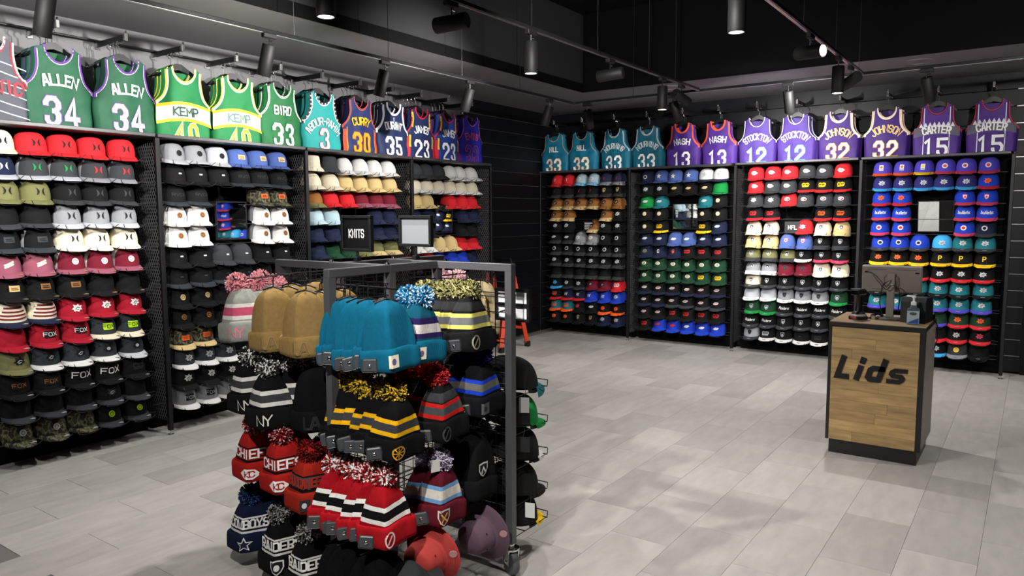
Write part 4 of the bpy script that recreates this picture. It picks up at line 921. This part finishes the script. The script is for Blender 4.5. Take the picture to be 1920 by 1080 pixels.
hats((-1.97, 2.29, .715), AX, 5, .06, AR, 'black beanie with red and grey stripes and red pompom', 'black and red pompom beanies', '131315', [(.095, .112, 'c8231f'), (.112, .143, '4a4b4e'), (.143, .16, 'c8231f'), (.165, .2, '3a3a3c')], pom=['b01c22', '6a1418', 'c8423c'], logo=('oval', ('3c3c40',)), tag=TG, ridge=1.5)
hats((-1.96, 2.53, .765), AX, 2, .07, AR, 'black beanie with blue and grey stripes and navy pompom', 'black and blue pompom beanies', '131316', [(.095, .112, '1f3fc0'), (.112, .143, '66675f'), (.143, .16, '1f3fc0')], pom=['1c2a6a', '2c3c8a', '141c4a'], logo=('patch', ('55565a', '222226')), tag=TG, ridge=1.5)
hats((-2.0, 1.99, .365), AX, 6, .055, AR, 'red beanie with black and white stripes and speckled red pompom', 'red, black and white pompom beanies', '98101a', [(.09, .108, 'ecebe6'), (.108, .142, '101012'), (.142, .16, 'ecebe6')], cuff='a8141e', pom=['ecebe6', 'a8141e', '701018'], logo=('oval', ('e8c8c8',)), tag=TG, ridge=1.5)
hats((-1.97, 2.26, .365), AX, 2, .08, AR, 'claret beanie with sky blue and cream stripes and pale pompom', 'claret striped pompom beanies', '571421', [(.092, .108, '6a9cc8'), (.108, .145, 'd6cfc4'), (.145, .162, '6a9cc8')], cuff='5e1724', pom=['c8c4d6', '8a6a86', 'dcdcea'], logo=('shield', ('d8d0c8', '571421', 'e0b050')), tag=TG, ridge=1.5)
hats((-1.98, 2.5, .39), AX, 2, .07, AR, 'black slouchy knit beanie with round white crest', 'plain black beanies beside the wire shelves', '151617', word=('@', 'd8d8d4'), tag=TG, key='slouch', H=.275, ridge=1.4)
hats((-2.0, 1.97, .06), AX, 5, .06, AR, 'black knit beanie low at the front with white outlined shield', 'black beanies in the lowest front row', '0c0c0d', logo=('shield', ('c8c8c4', '0c0c0d')), key='lowblack', H=.265)
GR = '8f918a'
hats((-2.9, 2.02, 1.06), CY_, 4, .07, CR, 'grey and pink striped beanie with fluffy pink pompom', 'grey and pink pompom beanies', GR, [(.095, .112, 'd8d6cf'), (.112, .148, 'c0526e'), (.148, .164, 'd8d6cf')], pom=['d8929c', 'e0a4ac', 'c07882'], logo=('NY', ('e0788c',)), tilt=-4, sc=1.02, pomx=-.03)
hats((-2.655, 2.0, 1.055), CY_, 5, .055, CR, 'tan cuffed knit beanie with stitched letters, left tan row', 'tan beanies', '8a7044', logo=('LA', ('75603a', '957a4c')), sc=1.0, H=.265)
hats((-2.45, 2.0, 1.04), CY_, 5, .055, CR, 'tan cuffed knit beanie with stitched letters, right tan row', 'tan beanies', '8a7044', logo=('LA', ('75603a', '957a4c')), sc=1.0, H=.265)
NYB = [(.095, .113, 'd4d3ce'), (.113, .145, '3a3b3e'), (.145, .163, 'd4d3ce')]; NYP = ['d8d8d4', '121212', '3a3a3a']
hats((-2.86, 2.02, .745), CY_, 2, .07, CR, 'black beanie with white and grey stripes, left row', 'black and white pompom beanies', '0f0f11', NYB, pom=NYP, logo=('NY', ('d0cfca',)))
hats((-2.66, 1.97, .725), CY_, 3, .075, CR, 'black beanie with white and grey stripes, right row', 'black and white pompom beanies', '0f0f11', NYB, pom=NYP, logo=('NY', ('d0cfca',)))
hats((-2.43, 2.03, .735), CY_, 2, .07, CR, 'plain black cuffed beanie beside the striped black ones', 'plain black cuffed beanies', '0d0d0f', logo=('LA', ('1c1c1e', '2a2a2c')), H=.265)
CHB = [(.088, .098, '141012'), (.108, .114, '141012'), (.15, .156, '141012')]; CHP = ['8c1a22', 'd8a8a4', '401014']
hats((-2.845, 2.02, .445), CY_, 2, .075, CR, 'red beanie with white word and black lines, left row', 'red word beanies', '9a1c18', CHB, cuff='a01e18', pom=CHP, logo=('arrow', ('e8e4e0', '9a1c18')), word=('CHIEFS', 'e8e0dc'))
hats((-2.615, 2.0, .445), CY_, 2, .075, CR, 'red beanie with white word and black lines, right row', 'red word beanies', '9a1c18', CHB, cuff='a01e18', pom=CHP, logo=('arrow', ('e8e4e0', '9a1c18')), word=('CHIEFS', 'e8e0dc'))
hats((-2.44, 1.99, .40), CY_, 2, .075, CR, 'red beanie with grey word band and black lines', 'red and grey word beanies', '962218', [(.088, .1, '141012'), (.1, .15, '4a4c4a'), (.15, .157, '141012')], cuff='962218', pom=['8c1a16', '5a1410', '401014'], logo=('patch', ('2a2a2c', 'c8c8c8')), word=('BUCCANEERS', '962218'), key='buc')
hats((-2.91, 2.02, .085), CY_, 3, .075, CR, 'navy beanie with white word, stripes and star', 'navy word beanies', '121a33', [(.085, .096, 'dcdad6'), (.105, .113, 'dcdad6'), (.15, .158, 'dcdad6')], cuff='121a33', pom=['16203f', '1c2a54', '3c5a8a'], logo=('star', ('d8d8d8', '121a33')), word=('COWBOYS', 'e4e2de'))
RDB = [(.085, .096, 'dcdad6'), (.105, .113, 'dcdad6'), (.15, .158, 'dcdad6')]
hats((-2.635, 1.99, .075), CY_, 3, .075, CR, 'black beanie with white word, stripes and shield', 'black word beanies', '0d0d0e', RDB, pom=['6a6a68', '1a1a1a', 'a8a8a4'], logo=('shield', ('d8d8d8', '0d0d0e')), word=('RAIDERS', 'e4e2de'))
hats((-2.43, 1.97, .06), CY_, 2, .08, CR, 'black beanie with white word behind the front post', 'black word beanies', '0d0d0e', RDB, pom=['6a6a68', '1a1a1a', 'a8a8a4'], logo=('shield', ('d8d8d8', '0d0d0e')), word=('RAIDERS', 'e4e2de'))
# hats on the rack's far side, glimpsed through the wires
hats((-2.5, 3.05, 1.04), (0, 1), 3, .07, R(180), 'pale pink beanie on the far side of the rack', 'pale beanies on the far side', 'd8c8c8', [(.095, .15, 'c08a96')], pom=['e0b4bc', 'd8a4ac', 'f0d8dc'])
hats((-2.3, 2.98, 1.02), (0, 1), 3, .06, R(180), 'cream knit beanie on the far side of the rack', 'cream beanies on the far side', 'c8b48c', H=.265)

# bucket hats hanging low at the front
def bucket(P, up_, col, what, sc=.88):
    t = thing('bucket_hat', what, 'hat', P, Vector(up_).to_track_quat('Z', 'Y').to_euler()); t.scale = (sc, sc * .9, sc)
    obj('bucket_body', BUCKH, t, color=hx(col)); obj('hat_band', BUCKB, t, color=hx(col))
    mb = MB()
    for k in range(6): r_ = .112 + .0075 * k; z = (-.008 * (r_ - .104) / .024 if r_ < .128 else -.008 - .018 * (r_ - .128) / .031) + .0012; mb.lathe([(r_ - .0009, z + .0004), (r_ + .0009, z - .0004)], 36, close=False)
    obj('brim_stitching', mb.mesh('brim_stitching', THREAD), t, color=tuple(c * .6 for c in hx(col)[:3]) + (1,))
    mb = MB()
    for q in (-.5, .5): mb.lathe([(.005, 0), (.005, .002)], 8, at=(.0935 * math.cos(q), .0935 * math.sin(q), .055))
    obj('eyelet', mb.mesh('eyelet', THREAD), t, color=hx('2a2228'))
    mb = MB(); fan(mb, ell(.02, .02, 14), lambda u, v: (u * .8, -.137 + u * 0 - abs(v) * 0 + .0, -.034 + v * 0 + u * 0), rings=1); mb = MB().lathe([(.02, 0), (.018, .003)], 16)
    obj('round_sticker', mb.mesh('round_sticker', mat('clear_sticker', 'a87c7a', rough=.15)), t, loc=(.133, .03, -.011), rot=(0, R(28), 0))
    return t
bucket((-1.97, 2.2, .235), (.05, -.93, -.1), 'a83a36', 'faded red bucket hat with stitched brim hanging low on the rack')
bucket((-1.93, 2.5, .225), (-.05, -.95, -.05), '5c4754', 'washed purple bucket hat hanging beside the castor')
bucket((-1.93, 2.05, .17), (-.1, -.5, .8), '26282a', 'charcoal bucket hat with white tab hanging below the red beanies')

# wire shelves with caps behind the right post
for i, z in enumerate((.157, .301, .472, .633, .806)):
    mb = MB(); y0, y1, x0, x1 = 2.655, 2.945, -2.56, -1.87
    for k in range(10): x = x0 + (x1 - x0) * k / 9; mb.tube([(x, y0, z), (x, y1, z + .004), (x, y1 + .004, z + .03)], .002, 5)
    for y in (y0, y0 + .1, y0 + .2, y1): mb.tube([(x0, y, z), (x1, y, z)], .0026, 5)
    mb.tube([(x0, y1 + .004, z + .03), (x1, y1 + .004, z + .03)], .0026, 5)
    obj('wire_shelf', mb.mesh('wire_shelf', BLK), rk)
    W5 = ['lowest', 'second lowest', 'middle', 'second highest', 'highest'][i]
    front = [('fky:Z' + 'y'), 'fkk:Zr', 'fkw:Zs', 'fee:Tw', 'ckt:Zs'][i]; rest = ['fkk', 'fkk', 'fkk', 'fkk', 'fkk'][i]
    for cx_, pl in ((-1.965, 'outer'), (-2.22, 'inner')):
        for j in range(3):
            tok = front if j == 0 and pl == 'outer' else rest
            t = thing('snapback_cap' if tok[0] == 'f' else 'curved_cap', f'{desc(tok)}, {["outermost", "middle", "innermost"][j]} of the {pl} nest on the {W5} wire shelf', 'cap', (cx_ + random.uniform(-.006, .006), 2.825 - .035 * j, z + .012 + .008 * j), (R(3 + 5 * j), 0, R(180 + random.uniform(-6, 6))), 'caps nested on the rack shelves')
            t.scale = (1.08, 1.05, 1.12); cap_parts(t, tok)
def tagcard(P, rz, col, what, wd=.045, ht=.07):
    t = thing('price_tag', what, 'tag', P, (0, 0, rz)); box('tag_card', (-wd / 2, wd / 2, -.001, .001, -ht, 0), mat('tag_' + col, col, rough=.5), t); obj('tag_string', MB().tube([(0, 0, -.004), (.006, .003, .03), (0, .012, .05)], .0012, 4).mesh('tag_string', WIRE), t)
tagcard((-1.84, 2.75, .30), R(20), 'd8d8d4', 'white swing tag hanging from the caps of the lowest wire shelf')
tagcard((-1.85, 2.72, .80), R(30), '8a8a88', 'grey swing tag hanging beside the green cap')
tagcard((-1.85, 2.71, .62), R(25), '1a1a1c', 'black swing tag hanging below the middle shelf caps', .06, .07)
tagcard((-1.93, 2.2, .64), R(70), 'c8c6c0', 'white swing tag on the claret beanie with pale pompom', .04, .05)

# signs clipped to the rack
def frame_sign(label, x0, x1, y, z0_, z1, insert, pole_to, word=None):
    t = thing('sign_holder', label, 'sign', ((x0 + x1) / 2, y, z0_)); w_ = (x1 - x0) / 2; h = z1 - z0_; f = .014
    mb = MB().box(-w_, w_, -.012, .012, 0, f, bev=.002).box(-w_, w_, -.012, .012, h - f, h, bev=.002).box(-w_, -w_ + f, -.012, .012, f, h - f, bev=.002).box(w_ - f, w_, -.012, .012, f, h - f, bev=.002)
    obj('sign_frame', mb.mesh('sign_frame', BLK), t)
    box('insert', (-w_ + f, w_ - f, -.002, .004, f, h - f), insert, t)
    if word:
        for i, ch in enumerate(word):
            mb = MB(); text(mb, ch, .036, .15, lambda u, v: (u, -.0035, v), x=(-.042, -.0195, -.0015, .0165, .039)[i], y=h * .5, wide=.44); obj('letter', mb.mesh('letter', mat('white_print', 'dcdcd8', rough=.6)), t)
    if pole_to is not None: obj('pole', MB().tube([(0, .0, 0), (0, .0, pole_to - z0_)], .007, 8).mesh('pole', BLK), t); box('clip', (-.012, .012, -.016, .016, pole_to - z0_ - .0, pole_to - z0_ + .02), BLK, t, bev=.002)
    return t
frame_sign('black framed sign reading knits standing on the rack', -2.663, -2.466, 2.40, 1.455, 1.622, mat('sign_black', '0b0b0c', rough=.35), 1.411, 'KNITS')
frame_sign('black framed blank grey sign standing on the rack', -2.518, -2.312, 2.635, 1.473, 1.62, mat('sign_grey', '74777c', rough=.35), 1.411)
t = thing('sign_holder', 'black framed sign with two white panes at the side of the rack', 'sign', (-1.938, 2.76, 1.137)); w_, h, f = .094, .15, .013
mb = MB().box(-w_, w_, -.01, .01, 0, f).box(-w_, w_, -.01, .01, h - f, h).box(-w_, -w_ + f, -.01, .01, f, h - f).box(w_ - f, w_, -.01, .01, f, h - f).box(-w_ + f, w_ - f, -.01, .01, h / 2 - .009, h / 2 + .009)
obj('sign_frame', mb.mesh('sign_frame', BLK), t)
for a, b in ((f, h / 2 - .009), (h / 2 + .009, h - f)): box('pane', (-w_ + f, w_ - f, -.003, .003, a, b), mat('white_card', 'd6d8da', rough=.5), t)
obj('support_arm', MB().tube([(0, .0, h / 2), (0, -.06, h / 2 - .02), (-.0, -.1, h / 2 - .02)], .004, 6).tube([(.0, -.011, h / 2), (.0, -.02, h / 2)], .007, 8).mesh('support_arm', BLK), t)

# ------------------------------------------------------------------ orange step ladder by the corner
OR = mat('orange_fibreglass', 'd8401a', rough=.45)
t = thing('step_ladder', 'orange step ladder with black feet at the end of the left racks', 'ladder', (-5.29, 7.28, 0))
for sx in (-1, 1):
    for nm, y0 in (('front_rail', .27), ('rear_rail', -.28)):
        r_ = obj(nm, MB().tube([(sx * .2, y0, .05), (sx * .15, y0 * .16, .92)], .033, 4).mesh(nm, OR), t)
        box('rubber_foot', (sx * .205 - .03, sx * .205 + .03, y0 - .028, y0 + .028, 0, .07), PLAS, r_, bev=.006)
for k in range(3):
    q = .25 + .25 * k; y = .27 + (.043 - .27) * q; box('tread', (-.19 + .04 * q, .19 - .04 * q, y - .05, y + .03, q * .92, q * .92 + .028), OR if k < 2 else PLAS, t, bev=.004)
for k in range(3): q = .15 + .3 * k; y = -.28 * (1 - q * .84); obj('rear_brace', MB().tube([(-.2 + .05 * q, y, q * .92), (.2 - .05 * q, y, q * .92)], .011, 6).mesh('rear_brace', OR), t)
obj('top_handle', MB().tube([(-.15, .0, .9), (-.15, .02, 1.04), (-.12, .03, 1.09), (.12, .03, 1.09), (.15, .02, 1.04), (.15, .0, .9)], .016, 8).mesh('top_handle', PLAS, True), t)
box('top_tray', (-.17, .17, -.06, .06, .89, .92), PLAS, t, bev=.008)

# ------------------------------------------------------------------ sales counter
WOOD = mat('weathered_oak_laminate', 'a88a5c', rough=.5, var=.38, vscale=3.2, rnd=.14, stretch=(1.6, 1.6, 13), bump=.05, bscale=30)
WOODT = mat('oak_top', '8d7757', rough=.45, var=.22, vscale=4, stretch=(2, 14, 2))
EDGE = mat('black_edging', '141314', rough=.4)
ct = thing('sales_counter', 'oak fronted sales counter with black edges and a big black shop word', 'counter', (-.818, 5.565, 0))
hw, hd = .287, .285
box('plinth', (-hw + .02, hw - .022, -hd + .02, hd - .03, 0, .1), EDGE, ct)
box('carcass', (-hw + .004, hw - .004, -hd + .012, hd, .1, .872), EDGE, ct)
box('side_panel', (hw - .004, hw, -hd + .035, hd, .1, .872), mat('side_laminate', '8a7f76', rough=.5, var=.2, vscale=5, stretch=(2, 9, 2)), ct)
box('edge_strip', (-hw, -hw + .018, -hd, hd, .095, .873), EDGE, ct); box('edge_strip', (hw - .03, hw, -hd, -hd + .034, .095, .873), EDGE, ct)
nb = 11; z = .098
for k in range(nb):
    hgt = (.868 - .098) / nb; cut = random.uniform(-.15, .15) if k % 3 != 1 else None
    ends = [-hw + .02, hw - .032] if cut is None else [-hw + .02, cut, hw - .032]
    for a, b in zip(ends, ends[1:]): obj('plank', MB().box(-(b - a) / 2 + .0004, (b - a) / 2 - .0004, -.006, .006, 0, hgt - .0008, bev=.0004).mesh('plank', WOOD), ct, loc=((a + b) / 2, -hd + .007, z))
    z += hgt
box('top_edging', (-hw - .002, hw + .002, -hd - .002, hd + .002, .873, .9), EDGE, ct, bev=.001)
box('worktop', (-hw + .001, hw - .001, -hd + .001, hd - .001, .9, .9035), WOODT, ct)
# the shop word, one raised letter at a time
LW = [('L', -.178), ('i', -.085), ('d', .012), ('s', .142)]
for ch, xx in LW:
    mb = MB(); hgt = .122; u = hgt / 6
    for st in GL[ch]:
        wid = {'L': .74, 'i': 1, 'd': 1.1, 's': 1.18}[ch]
        pts = [((p[0] - ADV.get(ch, 4) / 2) * u * wid + (p[1] - 3) * u * .3, p[1] * u - hgt / 2) for p in st]
        stroke(mb, pts, .027 if ch == 's' else .035, lambda a, b: (a, 0, b), .5)
    n = len(mb.v); fr = list(mb.f); mb.v += [(x, .008, z_) for x, y, z_ in mb.v[:n]]; ed = {}
    for fc in fr:
        for i in range(4): e = (fc[i], fc[(i + 1) % 4]); ed[e] = ed.get(e, 0) + 1
    for (a, b), c_ in ed.items():
        if (b, a) not in ed: mb.f.append((a, b, b + n, a + n)); mb.m.append(0)
    obj('letter', mb.mesh('letter', mat('black_acrylic', '0d0d0e', rough=.3)), ct, loc=(xx, -hd - .008, .6 - .0))
CT = .9035; CX_, CY0 = -.818, 5.565
# point-of-sale screen seen from behind
GREYP = mat('taupe_grey_plastic', '8a837b', rough=.5)
t = thing('sales_screen', 'grey touch screen on a stand seen from behind on the counter', 'monitor', (-.79, 5.62, CT), (0, 0, R(3)))
box('foot_plate', (-.08, .08, -.07, .09, 0, .012), GREYP, t, bev=.004)
obj('neck', MB().box(-.024, .024, -.012, .02, .01, .31, bev=.004).mesh('neck', GREYP), t)
sc_ = obj('shell', MB().box(-.185, .185, -.02, .014, -.09, .095, bev=.008).mesh('shell', GREYP), t, loc=(0, .035, .27), rot=(R(8), 0, 0))
box('display_glass', (-.17, .17, .0141, .0155, -.078, .083), mat('dark_glass', '060608', rough=.1), sc_)
box('swivel_cover', (-.045, .045, -.032, -.018, -.05, .03), GREYP, sc_, bev=.012); box('port_recess', (-.02, .02, -.034, -.031, -.005, .022), BLK2, sc_)
for x in (-.155, .155): box('cable_port', (x - .012, x + .012, -.022, -.0195, .045, .053), BLK2, sc_)
for a, b, zz in ((-.15, -.03, .068), (.03, .15, .068), (-.12, -.03, -.07)): box('vent_line', (a, b, -.0212, -.0195, zz, zz + .002), BLK2, sc_)
obj('cable', MB().tube(smooth([(-.155, -.0, .32), (-.12, -.03, .31), (-.08, -.04, .26), (-.05, -.045, .22), (-.06, -.045, .12), (-.04, -.04, .03), (.0, -.05, .012)]), .0035, 6).mesh('cable', PLAS, True), t)
obj('cable', MB().tube(smooth([(0, -.02, .265), (-.03, -.05, .25), (-.045, -.05, .225), (-.02, -.05, .205), (.01, -.045, .235), (.04, -.045, .22), (.06, -.03, .17), (.05, -.01, .05)]), .0035, 6).mesh('cable', PLAS, True), t)
# scanner in its cradle
t = thing('barcode_scanner', 'black barcode scanner standing in its charging cradle', 'scanner', (-.965, 5.49, CT), (0, 0, R(-20)))
obj('cradle', MB().lathe([(.058, 0), (.058, .016), (.05, .026), (.034, .05), (.026, .055)], 24, sy=1.15).mesh('cradle', PLAS, True), t)
obj('cradle_ring', MB().lathe([(.0535, .024), (.05, .036), (.046, .036)], 24, close=False, sy=1.15).mesh('cradle_ring', mat('pale_ring', 'b0b0ae', rough=.4), True), t)
obj('handle', MB().tube([(0, 0, .045), (0, .006, .1), (0, 0, .15), (0, -.012, .175)], .02, 10, radii=[.024, .02, .021, .026]).mesh('handle', PLAS, True), t)
box('scan_head', (-.033, .033, -.06, .05, .165, .205), PLAS, t, bev=.01); box('scan_window', (-.026, .026, -.0612, -.059, .172, .198), mat('dark_glass', '060608'), t)
box('head_bumper', (-.035, .035, -.05, .02, .196, .21), mat('dark_rubber', '2c2c2e', rough=.5), t, bev=.004)
box('red_label', (-.02, .02, -.0665, -.063, .012, .022), mat('red_label', 'b83020', rough=.4), t)
# sanitiser bottle
t = thing('sanitiser_bottle', 'clear pump bottle of hand sanitiser with blue label', 'bottle', (-.622, 5.405, CT), (0, 0, R(6)))
obj('bottle_body', MB().box(-.037, .037, -.022, .022, 0, .105, bev=.006).lathe([(.026, .105), (.015, .122), (.013, .128)], 16).mesh('bottle_body', mat('clear_gel', 'b8cfe0', rough=.06, trans=.85), True), t)
box('label', (-.035, .035, -.0226, -.0222, .006, .09), mat('pale_label', 'b4c2d0', rough=.4), t)
mb = MB(); fan(mb, [(-.033, .008), (.033, .008), (.033, .045), (.01, .035), (-.015, .022), (-.033, .01)], lambda u, v: (u, -.0229, v), rings=1, c=(.01, .015)); obj('label_swoosh', mb.mesh('label_swoosh', mat('blue_print', '2a5ca8', rough=.4)), t)
mb = MB(); fan(mb, ell(.022, .01, 16, 0, .072), lambda u, v: (u, -.0229, v), rings=1); obj('label_emblem', mb.mesh('label_emblem', mat('green_print', '4a5a4a', rough=.4)), t)
obj('pump_collar', MB().lathe([(.016, .126), (.016, .146), (.007, .15), (.006, .172), (.012, .174), (.012, .186), (.004, .188)], 16).mesh('pump_collar', mat('white_plastic', 'e4e4e2', rough=.4), True), t)
box('pump_spout', (-.042, .01, -.007, .007, .178, .188), mat('white_plastic', 'e4e4e2'), t, bev=.003)
# receipt printer and small bits
t = thing('receipt_printer', 'black receipt printer behind the sanitiser bottle', 'printer', (-.62, 5.56, CT), (0, 0, R(-8)))
mb = MB(); pr = [(-.09, 0), (.09, 0), (.09, .12), (.06, .165), (-.07, .165), (-.09, .14)]; n = len(pr)
mb.add([(-.075, y, z) for y, z in pr] + [(.075, y, z) for y, z in pr], [tuple(range(n)), tuple(reversed(range(n, 2 * n)))] + [(i, n + i, n + (i + 1) % n, (i + 1) % n) for i in range(n)])
obj('printer_case', mb.mesh('printer_case', PLAS), t); box('paper_slot', (-.06, .06, .0, .02, .1645, .168), mat('dark_rubber', '2c2c2e'), t); box('cover_lid', (-.07, .07, -.065, -.01, .163, .17), mat('dark_rubber', '2c2c2e'), t, bev=.002)
t = thing('card_reader', 'small black card reader at the back corner of the counter', 'card reader', (-.565, 5.72, CT), (0, 0, R(25)))
box('reader_body', (-.028, .028, -.05, .05, 0, .05), PLAS, t, bev=.008); box('reader_screen', (-.022, .022, -.0506, -.0495, .012, .04), mat('dark_glass', '060608'), t)
t = thing('cable_coil', 'tangle of black cable on the counter behind the scanner', 'cable')
obj('cable_run', MB().tube(smooth([(-.9, 5.56, CT + .006), (-.88, 5.52, CT + .02), (-.85, 5.55, CT + .035), (-.83, 5.6, CT + .012), (-.86, 5.63, CT + .03), (-.9, 5.6, CT + .02), (-.87, 5.54, CT + .006)]), .006, 6).mesh('cable_run', PLAS, True), t)
obj('cable_run', MB().tube(smooth([(-.79, 5.53, CT + .006), (-.76, 5.5, CT + .02), (-.72, 5.5, CT + .025), (-.7, 5.53, CT + .006), (-.74, 5.56, CT + .006), (-.7, 5.58, CT + .02), (-.68, 5.55, CT + .006)]), .005, 6).mesh('cable_run', mat('grey_cable', '6a6a6a'), True), t)
obj('plug', MB().box(-.89, -.86, 5.51, 5.53, CT, CT + .03, bev=.004).mesh('plug', CHR), t)
t = thing('hanging_cable', 'black cable looping down the right side of the counter', 'cable')
obj('cable_run', MB().tube(smooth([(-.545, 5.68, CT + .006), (-.52, 5.68, CT - .005), (-.505, 5.69, .85), (-.505, 5.7, .78), (-.52, 5.72, .72), (-.526, 5.75, .7)]), .004, 6).mesh('cable_run', PLAS, True), t)
